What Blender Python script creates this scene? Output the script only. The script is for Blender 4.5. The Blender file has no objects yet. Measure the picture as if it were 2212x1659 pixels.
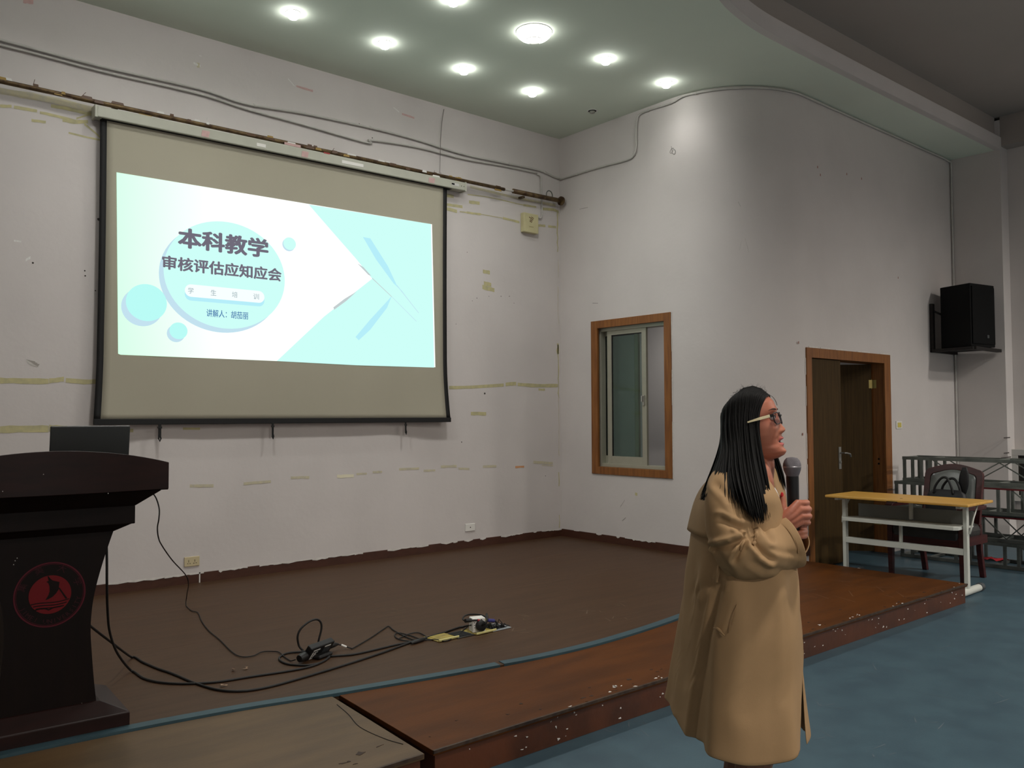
import bpy, bmesh, math, random
from mathutils import Vector, Matrix, noise
import numpy as np

random.seed(7)
R = math.radians
COL = bpy.context.scene.collection
SC = bpy.context.scene

# ------------------------------------------------------------------ camera
FPX = 1831.63
YAW, PITCH, ROLL = 0.867162, 0.0386033, -0.0035579
CAM = Vector((-6.51606, -6.84069, 1.47))
_f = Vector((math.cos(YAW) * math.cos(PITCH), math.sin(YAW) * math.cos(PITCH), math.sin(PITCH)))
_r0 = Vector((math.sin(YAW), -math.cos(YAW), 0)); _u0 = _r0.cross(_f)
RIGHT = _r0 * math.cos(ROLL) + _u0 * math.sin(ROLL)
UP = _u0 * math.cos(ROLL) - _r0 * math.sin(ROLL)
cam_data = bpy.data.cameras.new('camera')
cam_data.sensor_width = 36.0
cam_data.lens = FPX / 2212 * 36.0
cam_data.clip_start = 0.05
cam_data.clip_end = 100
cam_ob = bpy.data.objects.new('camera', cam_data)
COL.objects.link(cam_ob)
cam_ob.matrix_world = Matrix(((RIGHT.x, UP.x, -_f.x, CAM.x), (RIGHT.y, UP.y, -_f.y, CAM.y),
                              (RIGHT.z, UP.z, -_f.z, CAM.z), (0, 0, 0, 1)))
SC.camera = cam_ob


def ray(px, py):
    return _f + RIGHT * ((px - 1106) / FPX) + UP * ((829.5 - py) / FPX)


def at(px, py, ax, val):
    """point of the photograph on the plane axis ax = val (0 x, 1 y, 2 z)"""
    d = ray(px, py)
    return CAM + d * ((val - CAM[ax]) / d[ax])


# ------------------------------------------------------------------ world, exposure, big lights
SC.view_settings.view_transform = 'Standard'
SC.view_settings.look = 'None'
SC.view_settings.gamma = 1.0
SC.view_settings.exposure = 0.0
SC.view_settings.use_curve_mapping = False
world = bpy.data.worlds.new('world'); SC.world = world
world.use_nodes = True
world.node_tree.nodes['Background'].inputs[0].default_value = (0.02, 0.022, 0.025, 1)
world.node_tree.nodes['Background'].inputs[1].default_value = 1.0

P_SPOT = 8.5        # each stage downlight
P_ROUND = 132.0       # the round stage lamp
P_HALL = 2150.0        # each unseen fill lamp added over the audience
P_BACK = 60.0        # lamp in the room behind the window


# ------------------------------------------------------------------ helpers
def lin(c):
    return tuple(((v / 255) / 12.92 if v / 255 <= .04045 else ((v / 255 + .055) / 1.055) ** 2.4) for v in c)


MATS = {}


def mat(name, rgb, rough=.6, metal=0.0, var=0.0, vscale=3.0, rgb2=None, bump=0.0, bscale=60.0, spec=.4, stretch=None,
        emit=None, estr=1.0, alpha=None, trans=0.0, detail=4.0):
    if name in MATS:
        return MATS[name]
    m = bpy.data.materials.new(name); m.use_nodes = True
    nt = m.node_tree; b = nt.nodes['Principled BSDF']
    c = lin(rgb)
    b.inputs['Base Color'].default_value = (*c, 1)
    b.inputs['Roughness'].default_value = rough
    b.inputs['Metallic'].default_value = metal
    b.inputs['Specular IOR Level'].default_value = spec
    if trans:
        b.inputs['Transmission Weight'].default_value = trans
    if emit:
        b.inputs['Emission Color'].default_value = (*lin(emit), 1)
        b.inputs['Emission Strength'].default_value = estr
    if var or rgb2 or bump:
        tc = nt.nodes.new('ShaderNodeTexCoord')
        mp = nt.nodes.new('ShaderNodeMapping')
        nt.links.new(tc.outputs['Object'], mp.inputs['Vector'])
        if stretch:
            mp.inputs['Scale'].default_value = stretch
    if var or rgb2:
        n = nt.nodes.new('ShaderNodeTexNoise')
        n.inputs['Scale'].default_value = vscale; n.inputs['Detail'].default_value = detail
        nt.links.new(mp.outputs[0], n.inputs['Vector'])
        rp = nt.nodes.new('ShaderNodeValToRGB')
        c2 = lin(rgb2) if rgb2 else tuple(max(0, v * (1 - var)) for v in c)
        rp.color_ramp.elements[0].position = .34; rp.color_ramp.elements[0].color = (*c2, 1)
        rp.color_ramp.elements[1].position = .62; rp.color_ramp.elements[1].color = (*c, 1)
        nt.links.new(n.outputs['Fac'], rp.inputs['Fac'])
        nt.links.new(rp.outputs[0], b.inputs['Base Color'])
    if bump:
        n2 = nt.nodes.new('ShaderNodeTexNoise'); n2.inputs['Scale'].default_value = bscale
        n2.inputs['Detail'].default_value = 3
        nt.links.new(mp.outputs[0], n2.inputs['Vector'])
        bp = nt.nodes.new('ShaderNodeBump'); bp.inputs['Strength'].default_value = bump
        bp.inputs['Distance'].default_value = .01
        nt.links.new(n2.outputs['Fac'], bp.inputs['Height'])
        nt.links.new(bp.outputs[0], b.inputs['Normal'])
    MATS[name] = m
    return m


def emitmat(name, rgb, s=1.0):
    if name in MATS:
        return MATS[name]
    m = bpy.data.materials.new(name); m.use_nodes = True
    nt = m.node_tree
    for n in list(nt.nodes):
        nt.nodes.remove(n)
    e = nt.nodes.new('ShaderNodeEmission'); o = nt.nodes.new('ShaderNodeOutputMaterial')
    e.inputs[0].default_value = (*lin(rgb), 1); e.inputs[1].default_value = s
    nt.links.new(e.outputs[0], o.inputs[0])
    MATS[name] = m
    return m


def cr(pts, n=8, closed=False):
    """Catmull-Rom through pts (any dimension)"""
    P = [np.array(p, float) for p in pts]
    if closed:
        P = [P[-1]] + P + [P[0], P[1]]
    else:
        P = [2 * P[0] - P[1]] + P + [2 * P[-1] - P[-2]]
    out = []
    for i in range(1, len(P) - 2):
        a, b, c, d = P[i - 1:i + 3]
        for k in range(n):
            t = k / n
            out.append(.5 * ((2 * b) + (-a + c) * t + (2 * a - 5 * b + 4 * c - d) * t * t + (-a + 3 * b - 3 * c + d) * t ** 3))
    if not closed:
        out.append(P[-2])
    return out


class MB:
    def __init__(s):
        s.v = []; s.f = []

    def add(s, vs, fs):
        o = len(s.v)
        s.v += [tuple(map(float, v)) for v in vs]
        s.f += [tuple(i + o for i in f) for f in fs]
        return s

    def box(s, x0, x1, y0, y1, z0, z1, M=None):
        v = [(x, y, z) for z in (min(z0, z1), max(z0, z1)) for y in (min(y0, y1), max(y0, y1)) for x in (min(x0, x1), max(x0, x1))]
        if M is not None:
            v = [tuple(M @ Vector(p)) for p in v]
        return s.add(v, [(0, 2, 3, 1), (4, 5, 7, 6), (0, 1, 5, 4), (2, 6, 7, 3), (0, 4, 6, 2), (1, 3, 7, 5)])

    def bar(s, a, b, w, h=None, up=(0, 0, 1)):
        """square bar from a to b"""
        a = Vector(a); b = Vector(b); h = h or w
        d = (b - a).normalized(); u = Vector(up)
        if abs(d.dot(u)) > .98:
            u = Vector((1, 0, 0))
        sx = d.cross(u).normalized(); sy = sx.cross(d)
        v = []
        for p in (a, b):
            for i, j in ((-1, -1), (1, -1), (1, 1), (-1, 1)):
                v.append(p + sx * (i * w / 2) + sy * (j * h / 2))
        return s.add(v, [(3, 2, 1, 0), (4, 5, 6, 7), (0, 1, 5, 4), (1, 2, 6, 5), (2, 3, 7, 6), (3, 0, 4, 7)])

    def loft(s, rings, closed=True, cap=True):
        n = len(rings[0]); o = len(s.v)
        vs = [p for r in rings for p in r]
        fs = []
        for i in range(len(rings) - 1):
            for j in range(n if closed else n - 1):
                k = (j + 1) % n
                fs.append((i * n + j, i * n + k, (i + 1) * n + k, (i + 1) * n + j))
        if cap and closed:
            fs.append(tuple(range(n - 1, -1, -1)))
            fs.append(tuple((len(rings) - 1) * n + j for j in range(n)))
        return s.add(vs, fs)

    def tube(s, path, rad, n=8, cap=True, round_ends=False):
        P = [Vector(p) for p in path]
        rr = [rad] * len(P) if isinstance(rad, (int, float)) else list(rad)
        if round_ends:
            d0 = (P[0] - P[1]).normalized(); d1 = (P[-1] - P[-2]).normalized()
            r0, r1 = rr[0], rr[-1]
            pre = [(P[0] + d0 * (r0 * math.sin(a)), r0 * math.cos(a)) for a in (1.45, 1.1, .7, .35)]
            post = [(P[-1] + d1 * (r1 * math.sin(a)), r1 * math.cos(a)) for a in (.35, .7, 1.1, 1.45)]
            P = [p for p, _ in pre] + P + [p for p, _ in post]
            rr = [q for _, q in pre] + rr + [q for _, q in post]
        T = []
        for i in range(len(P)):
            a = P[max(0, i - 1)]; b = P[min(len(P) - 1, i + 1)]
            t = (b - a)
            T.append(t.normalized() if t.length > 1e-9 else Vector((0, 0, 1)))
        u = Vector((0, 0, 1)) if abs(T[0].z) < .9 else Vector((1, 0, 0))
        u = (u - T[0] * u.dot(T[0])).normalized()
        rings = []
        for i, p in enumerate(P):
            u = (u - T[i] * u.dot(T[i])).normalized()
            w = T[i].cross(u)
            rings.append([p + (u * math.cos(2 * math.pi * k / n) + w * math.sin(2 * math.pi * k / n)) * rr[i] for k in range(n)])
        return s.loft(rings, True, cap)

    def lathe(s, prof, n=24, c=(0, 0, 0), ax='z'):
        """prof: list of (r, h)"""
        rings = []
        for r, h in prof:
            rg = []
            for k in range(n):
                a = 2 * math.pi * k / n
                x, y = r * math.cos(a), r * math.sin(a)
                p = (x, y, h) if ax == 'z' else ((h, x, y) if ax == 'x' else (y, h, x))
                rg.append((p[0] + c[0], p[1] + c[1], p[2] + c[2]))
            rings.append(rg)
        return s.loft(rings)

    def prism(s, poly, z0, z1, ax=2):
        """extrude a polygon (2-D list) along axis ax"""
        def P(p, h):
            return (p[0], p[1], h) if ax == 2 else ((p[0], h, p[1]) if ax == 1 else (h, p[0], p[1]))
        n = len(poly)
        return s.add([P(p, z0) for p in poly] + [P(p, z1) for p in poly],
                     [tuple(range(n - 1, -1, -1)), tuple(range(n, 2 * n))] +
                     [(i, (i + 1) % n, (i + 1) % n + n, i + n) for i in range(n)])

    def build(s, name, m, parent=None, smooth=False, bevel=0.0, kind=None, label=None, fix=True, autosm=None):
        me = bpy.data.meshes.new(name)
        me.from_pydata(s.v, [], s.f)
        if fix:
            bm = bmesh.new(); bm.from_mesh(me)
            bmesh.ops.recalc_face_normals(bm, faces=bm.faces)
            bm.to_mesh(me); bm.free()
        me.materials.append(m)
        if smooth:
            me.polygons.foreach_set('use_smooth', [True] * len(me.polygons))
        if autosm:
            me.polygons.foreach_set('use_smooth', [True] * len(me.polygons))
            me.set_sharp_from_angle(angle=R(autosm))
        o = bpy.data.objects.new(name, me); COL.objects.link(o)
        if parent:
            o.parent = parent
        if bevel:
            b = o.modifiers.new('bevel', 'BEVEL'); b.width = bevel; b.segments = 2; b.limit_method = 'ANGLE'
        if kind:
            o['kind'] = kind
        if label:
            o['label'] = label
        return o


def tag(o, label, cat, group=None):
    o['label'] = label; o['category'] = cat
    if group:
        o['group'] = group
    return o


def thing(name, label, cat, loc=(0, 0, 0), rz=0.0, group=None):
    o = bpy.data.objects.new(name, None); COL.objects.link(o)
    o.empty_display_size = .1
    o.location = loc; o.rotation_euler = (0, 0, rz)
    return tag(o, label, cat, group)


def struct(o):
    o['kind'] = 'structure'
    return o


def copy_tree(o, parent=None):
    c = o.copy(); COL.objects.link(c)
    if parent:
        c.parent = parent
    for ch in o.children:
        copy_tree(ch, c)
    return c


# ------------------------------------------------------------------ dimensions of the room (metres)
ZC = 4.59            # stage ceiling
ZH = 4.98            # hall ceiling
ZD = 0.155           # stage deck
ZM = 0.149           # front step platforms
YC = -2.479          # wall with the door
XD = 4.236           # pier
XE = 4.45            # hall side wall

wallm = mat('white_plaster', (206, 200, 197), .85, var=.07, vscale=1.3, bump=.12, bscale=22, spec=.2, detail=7)
ceilm = mat('stage_ceiling_paint', (218, 227, 213), .85, var=.05, vscale=.8, spec=.2)
hallceilm = mat('hall_ceiling_paint', (164, 156, 150), .9, var=.06, vscale=.7, spec=.2)
deckm = mat('brown_vinyl_planks', (72, 50, 33), .5, rgb2=(64, 44, 28), vscale=2.2, stretch=(1.2, 14, 1), bump=.05, bscale=40, spec=.2)
bluem = mat('blue_vinyl_floor', (61, 84, 94), .45, rgb2=(54, 75, 86), vscale=5, bump=.05, bscale=120, spec=.4, detail=8)
orangem = mat('worn_varnished_plywood', (86, 47, 14), .5, rgb2=(72, 39, 12), vscale=2.0, stretch=(1, 5, 1), bump=.06, bscale=30, spec=.12, detail=8)
palewoodm = mat('rubbed_plywood', (94, 72, 46), .5, rgb2=(80, 60, 38), vscale=2.0, stretch=(1, 5, 1), bump=.06, bscale=30, spec=.35, detail=8)
frontm = mat('step_front_varnish', (84, 44, 22), .45, rgb2=(62, 33, 18), vscale=4, bump=.1, bscale=30, spec=.4, detail=8)
tealm = mat('teal_edge_strip', (50, 74, 82), .5, var=.15, vscale=9)
basem = mat('dark_red_skirting', (72, 42, 30), .45, var=.2, vscale=7, stretch=(1, 1, 3), spec=.4)
flakem = mat('bare_plaster', (214, 210, 204), .9, var=.12, vscale=30)
trimwood = mat('casing_wood', (138, 88, 42), .45, rgb2=(116, 70, 32), vscale=6, stretch=(8, 8, .6), spec=.4)
doorwood = mat('door_veneer', (68, 51, 25), .6, rgb2=(56, 42, 20), vscale=5, stretch=(12, 12, .5), spec=.15)
alum = mat('anodised_aluminium', (168, 166, 150), .4, metal=.35, var=.05, vscale=12)
black = mat('black_plastic', (22, 22, 22), .5, spec=.4)
blackrub = mat('black_cable_rubber', (20, 18, 17), .6)
dark = mat('dark_cavity', (8, 8, 8), .9)
tapem = mat('yellow_tape_residue', (192, 184, 138), .7, rgb2=(172, 166, 132), vscale=18)
tapefaint = mat('faded_tape_residue', (196, 188, 158), .8, rgb2=(184, 178, 160), vscale=25)
redtape = mat('red_paper_scrap', (198, 164, 160), .7, var=.12, vscale=30)
cleartape = mat('clear_tape_scrap', (225, 224, 220), .15, spec=.8)
pipem = mat('painted_conduit', (192, 189, 183), .5, var=.1, vscale=10)
rustm = mat('rusty_steel_pipe', (112, 92, 62), .5, metal=.4, rgb2=(66, 46, 30), vscale=16, bump=.3, bscale=60)
beige = mat('beige_plastic', (200, 192, 150), .5, var=.06, vscale=15)
whitepl = mat('white_plastic', (222, 220, 214), .4)


# ------------------------------------------------------------------ room shell
def wall_path(name, pts, z0, z1, th, holes=(), m=None):
    """extrude a plan polyline into a wall; room side is on the path, thickness to its left; holes: (s0, s1, za, zb)"""
    P = [Vector((p[0], p[1])) for p in pts]
    L = [0.0]
    for i in range(len(P) - 1):
        L.append(L[-1] + (P[i + 1] - P[i]).length)
    N = []
    for i in range(len(P)):
        d = Vector((0, 0))
        if i > 0:
            d += (P[i] - P[i - 1]).normalized()
        if i < len(P) - 1:
            d += (P[i + 1] - P[i]).normalized()
        d.normalize(); N.append(Vector((-d.y, d.x)))

    def pos(s):
        for i in range(len(P) - 1):
            if s <= L[i + 1] + 1e-9:
                t = (s - L[i]) / (L[i + 1] - L[i])
                return P[i].lerp(P[i + 1], t), N[i].lerp(N[i + 1], t)
        return P[-1], N[-1]
    S = sorted(set([round(s, 5) for s in L] + [h[0] for h in holes] + [h[1] for h in holes]))
    Zs = sorted(set([z0, z1] + [z for h in holes for z in h[2:4]]))
    cells = {}
    for si, (a, b) in enumerate(zip(S[:-1], S[1:])):
        for zi, (za, zb) in enumerate(zip(Zs[:-1], Zs[1:])):
            cells[si, zi] = not any(h[0] <= a + 1e-6 and b <= h[1] + 1e-6 and h[2] <= za + 1e-6 and zb <= h[3] + 1e-6 for h in holes)
    V = []
    nz = len(Zs)
    for s_ in S:
        p, n_ = pos(s_); q = p + n_ * th
        for z in Zs:
            V += [(p.x, p.y, z), (q.x, q.y, z)]
    I = lambda si, zi, k: (si * nz + zi) * 2 + k
    Fs = []
    for (si, zi), on in cells.items():
        if not on:
            continue
        Fs.append((I(si, zi, 0), I(si + 1, zi, 0), I(si + 1, zi + 1, 0), I(si, zi + 1, 0)))
        Fs.append((I(si, zi, 1), I(si, zi + 1, 1), I(si + 1, zi + 1, 1), I(si + 1, zi, 1)))
        if not cells.get((si - 1, zi)):
            Fs.append((I(si, zi, 0), I(si, zi + 1, 0), I(si, zi + 1, 1), I(si, zi, 1)))
        if not cells.get((si + 1, zi)):
            Fs.append((I(si + 1, zi, 0), I(si + 1, zi, 1), I(si + 1, zi + 1, 1), I(si + 1, zi + 1, 0)))
        if not cells.get((si, zi - 1)):
            Fs.append((I(si, zi, 0), I(si, zi, 1), I(si + 1, zi, 1), I(si + 1, zi, 0)))
        if not cells.get((si, zi + 1)):
            Fs.append((I(si, zi + 1, 0), I(si + 1, zi + 1, 0), I(si + 1, zi + 1, 1), I(si, zi + 1, 1)))
    o = MB().add(V, Fs).build(name, m or wallm, smooth=True, fix=True)
    o.data.set_sharp_from_angle(angle=R(35))
    return struct(o)


WY0, WY1, WZ0, WZ1 = -0.53, -1.52, 0.925, 2.435       # window opening on wall x = 0
DX0, DX1, DZ1 = 0.935, 2.455, 2.05                      # door opening on wall y = YC
RC = .90
arc = []; NARC = 60
for k in range(0, NARC + 1):
    a = math.pi + k / NARC * math.pi / 2
    arc.append((RC + RC * math.cos(a), YC + RC + RC * math.sin(a)))
pathB = [(0, 0.0)] + arc + [(XD, YC)]
s_arc = abs(YC + RC); l_arc = 0
for k in range(NARC):
    l_arc += math.dist(arc[k], arc[k + 1])


def s_of_x(x):
    return s_arc + l_arc + (x - RC)


wall_path('wall_back', [(-9.0, 0), (XD + 1.0, 0)], 0, ZC + .3, .2)
# the curve starts inside the door opening's left edge by a hair: keep the opening on the straight part
DX0 = max(DX0, RC + .002)
wall_path('wall_right', pathB, 0, ZC + .3, .2, holes=[(-WY0, -WY1, WZ0, WZ1), (s_of_x(DX0), s_of_x(DX1), 0, DZ1)])
struct(MB().box(XD, XD + .6, -3.045, YC, 0, ZC + .35).build('wall_pier', wallm))
struct(MB().box(XE, XE + .2, -14.0, -3.045, 0, ZH + .1).build('wall_hall_right', wallm))
struct(MB().box(-9.2, -9.0, -14.0, .2, 0, ZH + .1).build('wall_left', wallm))
struct(MB().box(-9.2, XE + .2, -14.2, -14.0, 0, ZH + .1).build('wall_front', wallm))
struct(MB().box(-9.2, XD + 1.2, -14.2, .2, -.1, 0).build('floor', bluem))
struct(MB().box(XD + .6, XD + .8, YC, .0, 0, ZC + .3).build('wall_backstage', wallm))
# stage soffit with its curved edge
edge = [(XD + .01, -3.045), (3.2, -3.04), (2.2, -3.03), (.9, -3.02), (-.2, -3.02), (-.62, -3.03), (-.95, -3.07), (-1.22, -3.13),
        (-1.5, -3.24), (-1.9, -3.48), (-2.3, -3.8), (-2.9, -4.15), (-3.8, -4.35), (-5.0, -4.3), (-6.2, -3.9), (-7.4, -3.4), (-9.0, -3.1)]
edge = [tuple(p) for p in cr(edge, 4)]
poly = edge + [(-9.0, 0.0), (XD + .01, 0.0)]
struct(MB().prism(poly, ZC, ZC + .05).build('ceiling', ceilm))
# fascia standing on the soffit edge
rings = []
for x, y in edge:
    rings.append([(x, y - .012, ZC - .004), (x, y - .012, ZC + .14), (x, y + .06, ZC + .14), (x, y + .06, ZC - .0)])
struct(MB().loft(rings).build('trim_1', wallm))
rings = [[(x, y + .055, ZC + .04), (x, y + .055, ZH + .02), (x, y + .12, ZH + .02), (x, y + .12, ZC + .04)] for x, y in edge]
struct(MB().loft(rings).build('trim_2', hallceilm))
struct(MB().box(-9.2, XE + .2, -14.2, .2, ZH, ZH + .1).build('ceiling', hallceilm))
# beam along the hall side wall
struct(MB().box(XD + .01, XE + .1, -14.0, -3.046, 4.63, ZH).build('trim_3', hallceilm))

# skirting
bb = MB()
bb.box(-9.0, -.012, -.014, -.0005, ZD - .01, ZD + .078)
bb.build('baseboard_back', basem, bevel=.002)['kind'] = 'structure'
bb = MB()
bp = [(0, 0)] + arc[:-1]
rg = []
for i, (x, y) in enumerate(bp):
    n = Vector((-1, 0)) if i < 2 else Vector((x - RC, y - (YC + RC))).normalized()
    rg.append([(x + n.x * .0005, y + n.y * .0005, ZD - .01), (x + n.x * .014, y + n.y * .014, ZD - .01),
               (x + n.x * .014, y + n.y * .014, ZD + .078), (x + n.x * .0005, y + n.y * .0005, ZD + .078)])
bb.loft(rg)
struct(bb.build('baseboard_right', basem))


def jag_strip(name, a, b, z, h, out, m, parent, n=60, seed=1, ax='x'):
    """thin flaking plaster line along the top of the skirting"""
    rnd = random.Random(seed)
    for k in range(n):
        if rnd.random() < .45:
            continue
    mb = MB()
    t = a
    while t < b:
        w = rnd.uniform(.03, .16)
        if rnd.random() < .62:
            h0 = rnd.uniform(.15, 1) * h; h1 = rnd.uniform(.15, 1) * h
            pts = [(t, z - h0 * .5), (t + w * .45, z - h1 * .8), (t + w, z - h0 * .4), (t + w, z + h * .22), (t, z + h * .22)]
            if ax == 'x':
                mb.prism([(p[0], p[1]) for p in pts], -out, -out + .003, 1)
            else:
                mb.prism([(-p[0], p[1]) for p in pts], -out, -out + .003, 0)
        t += w
    o = mb.build(name, m, parent)
    o['kind'] = 'stuff'
    return o


wb = bpy.data.objects['wall_back']; wr = bpy.data.objects['wall_right']
jag_strip('flaking_paint', -5.6, -.05, ZD + .078, .024, .0165, flakem, bpy.data.objects['baseboard_back'], seed=3)
jag_strip('flaking_paint', .05, 1.5, ZD + .078, .02, .0165, flakem, bpy.data.objects['baseboard_right'], seed=5, ax='y')
MB().box(-4.01, -4.0, -.0165, -.012, ZD, ZD + .085).build('white_drip', flakem, bpy.data.objects['baseboard_back'])

# ------------------------------------------------------------------ stage deck and front step platforms
strip = [(-8.98, -2.92), (-7.4, -2.93), (-5.87, -2.986), (-5.06, -3.06), (-4.48, -3.18), (-3.63, -3.33), (-2.93, -3.375), (-2.05, -3.28),
         (-1.2, -3.08), (-.4, -2.82), (.28, -2.53), (.5, -2.42)]
strip = [tuple(p) for p in cr(strip, 6)]
stage = thing('stage', 'low stage with a brown wood-grain vinyl deck and curved front edge', 'stage', (-3, -1.5, 0))


def off(p):
    return [(x + 3, y + 1.5) for x, y in p]


back = [(.47, -2.35), (.3, -2.1), (.12, -1.9), (.005, -1.55), (-.002, -.003), (-9.0, -.003)]
# deck follows the curved wall
cw = [(x, y) for x, y in arc if x < .47]
cw = [(RC + (x - RC) * 1.003, YC + RC + (y - YC - RC) * 1.003) for x, y in cw]
back = list(reversed(cw)) + [(-.003, -1.5), (-.003, -.003), (-8.999, -.003)]
st_in = [p for p in strip if p[0] < .40]
MB().prism(off(st_in + back), .004, ZD).build('deck', deckm, stage)


def ribbon(path, w, z0, z1, gap=None):
    mb = MB(); rings = []
    for i, p in enumerate(path):
        a = Vector(path[max(0, i - 1)]); b = Vector(path[min(len(path) - 1, i + 1)])
        d = (b - a).normalized(); n = Vector((-d.y, d.x))
        rings.append([(p[0] - n.x * .006, p[1] - n.y * .006, z0), (p[0] - n.x * .006, p[1] - n.y * .006, z1),
                      (p[0] + n.x * w, p[1] + n.y * w, z1), (p[0] + n.x * w, p[1] + n.y * w, ZD - .002)])
    return mb.loft(rings)


cut = min(range(len(st_in)), key=lambda i: abs(st_in[i][0] + 3.62))
for seg in (st_in[:cut + 1], [tuple(np.array(st_in[cut]) + np.array((.03, .002)))] + st_in[cut + 1:]):
    ribbon(off(seg), .052, ZD - .012, ZD + .004).build('edge_strip', tealm, stage)
# plank joints of the deck: shallow seams
for yy in (-.92, -1.83):
    MB().box(-5.9 + 3, -.05 + 3, yy + 1.5, yy + 1.503, ZD - .001, ZD + .0005).build('seam', mat('seam_dark', (84, 64, 52), .7), stage)

YF = -4.035


def platform(name, label, x0, x1, m, slant0=0, slant1=0):
    t = thing(name, label, 'platform', ((x0 + x1) / 2, -3.6, 0))
    cx = (x0 + x1) / 2
    inner = [p for p in strip if x0 - .001 < p[0] - .0 < x1 + .001]

    def ys(x):
        for a, b in zip(strip[:-1], strip[1:]):
            if a[0] <= x <= b[0]:
                return a[1] + (b[1] - a[1]) * (x - a[0]) / (b[0] - a[0])
        return strip[-1][1]
    pts = [(x0 + slant0, YF), (x1 + slant1, YF)]
    ins = [(x1, ys(x1) - .012)] + [(p[0], p[1] - .012) for p in reversed(inner) if x0 + .03 < p[0] < x1 - .03] + [(x0, ys(x0) - .012)]
    poly = [(p[0] - cx, p[1] + 3.6) for p in pts + ins]
    MB().prism(poly, ZM - .022, ZM).build('top_board', m, t, bevel=.002)
    # body under the top, front panel set back a little
    c = np.mean(np.array(poly), axis=0)
    MB().prism([(p[0] * .994, p[1] + (.012 if p[1] < -.3 else -.006)) for p in poly], 0.001, ZM - .022).build('front_panel', frontm, t)
    return t, cx


pr, cxr = platform('step_platform', 'long orange-brown plywood step platform along the stage front, right of the gap', -4.50, .56, orangem, slant0=-.05, slant1=-.02)
pl, cxl = platform('step_platform', 'pale worn plywood step platform at the left, below the lectern', -8.9, -4.535, palewoodm, slant1=-.058)
# worn edging along the front and chips / scraps of paint and tape
edgem = mat('scuffed_edge', (64, 48, 34), .6, rgb2=(40, 26, 17), vscale=30)
MB().box(-4.55 - cxr, .54 - cxr, YF + 3.6 - .004, YF + 3.6 + .006, ZM - .012, ZM + .001).build('edge_trim', edgem, pr)
MB().box(-8.9 - cxl, -4.6 - cxl, YF + 3.6 - .004, YF + 3.6 + .006, ZM - .012, ZM + .001).build('edge_trim', edgem, pl)
rnd = random.Random(11)


def chips(parent, cx, x0, x1, n, m, front=True, name='paint_chips', big=1.0, seed=1, spread=.25):
    rnd = random.Random(seed); mb = MB()
    for i in range(n):
        x = rnd.uniform(x0, x1) - cx
        s = rnd.uniform(.006, .02) * big
        k = rnd.randint(4, 6)
        ang = sorted(rnd.uniform(0, 6.28) for _ in range(k))
        if len(ang) < 3:
            continue
        if front:
            z = rnd.uniform(.02, ZM - .02)
            pts = [(x + s * math.cos(a) * rnd.uniform(.5, 1.3), z + s * math.sin(a) * rnd.uniform(.3, .8)) for a in ang]
            mb.prism(pts, YF + 3.6 - .003 + .012, YF + 3.6 + .014, 1)
        else:
            y = YF + 3.6 + abs(rnd.gauss(0, spread)) + .01
            pts = [(x + s * 1.6 * math.cos(a) * rnd.uniform(.5, 1.3), y + s * math.sin(a) * rnd.uniform(.5, 1.3)) for a in ang]
            mb.prism(pts, ZM - .001, ZM + .0012, 2)
    o = mb.build(name, m, parent); o['kind'] = 'stuff'


chips(pr, cxr, -4.5, .5, 60, flakem, True, seed=2, big=.55)
chips(pr, cxr, -4.5, .5, 46, mat('dark_scuff', (48, 30, 18), .7), False, seed=4, spread=.10, big=.6)
chips(pr, cxr, -4.5, .5, 26, flakem, False, seed=6, big=.5, spread=.03)
chips(pl, cxl, -5.6, -4.62, 14, mat('dark_scuff', (48, 30, 18), .7), False, seed=7, spread=.12, big=.9)
chips(pl, cxl, -5.6, -4.62, 10, flakem, True, seed=9, big=.7)
# split veneer crack along the pale platform's edge
MB().tube([tuple(p) for p in cr([(-4.575 - cxl, -3.3 + 3.6, ZM + .0005), (-4.60 - cxl, -3.45 + 3.6, ZM + .0005), (-4.640 - cxl, -3.62 + 3.6, ZM + .0005),
           (-4.63 - cxl, -3.8 + 3.6, ZM + .0005), (-4.605 - cxl, -3.9 + 3.6, ZM + .0005)], 6)], .002, 5).build('crack', dark, pl)


def floor_scuffs(name, m, spots, z, parent=None):
    mb = MB(); rnd = random.Random(21)
    for px, py, w in spots:
        p = at(px, py, 2, z)
        for k in range(3):
            q = p + Vector((rnd.gauss(0, w), rnd.gauss(0, w), 0))
            l = rnd.uniform(.3, 1) * w; a = rnd.uniform(0, 3.1)
            d = Vector((math.cos(a), math.sin(a), 0)) * l; e = Vector((-d.y, d.x, 0)).normalized() * .004
            mb.add([q - d - e, q + d - e * .3, q + d + e * .6, q - d + e], [(0, 1, 2, 3)])
    o = mb.build(name, m, parent); o['kind'] = 'stuff'
    return o


sc = floor_scuffs('scratch_marks', mat('pale_scratches', (98, 80, 62), .6), [(1140, 1335, .05), (1270, 1320, .06), (1350, 1305, .05), (1110, 1360, .05), (1325, 1337, .04), (860, 1320, .05)], ZD + .0006)
sc.parent = stage; sc.matrix_parent_inverse = Matrix.Translation((3, 1.5, 0))
sc = floor_scuffs('scratch_marks', mat('tan_scratches', (104, 68, 38), .6), [(1840, 1262, .1), (1900, 1270, .12), (1780, 1285, .1), (1950, 1285, .1), (1850, 1290, .12)], ZM + .0006)
sc.parent = pr; sc.matrix_parent_inverse = Matrix.Translation((-cxr, 3.6, 0))
sc = floor_scuffs('scuff_marks', mat('blue_floor_scuffs', (78, 92, 100), .6), [(1330, 1590, .05), (1360, 1560, .05), (1400, 1580, .05), (1770, 1520, .05), (1900, 1450, .08), (2040, 1400, .08), (1780, 1600, .05), (2120, 1500, .08), (2000, 1560, .06), (1900, 1620, .05)], .0006)
sc.parent = bpy.data.objects['floor']


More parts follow.
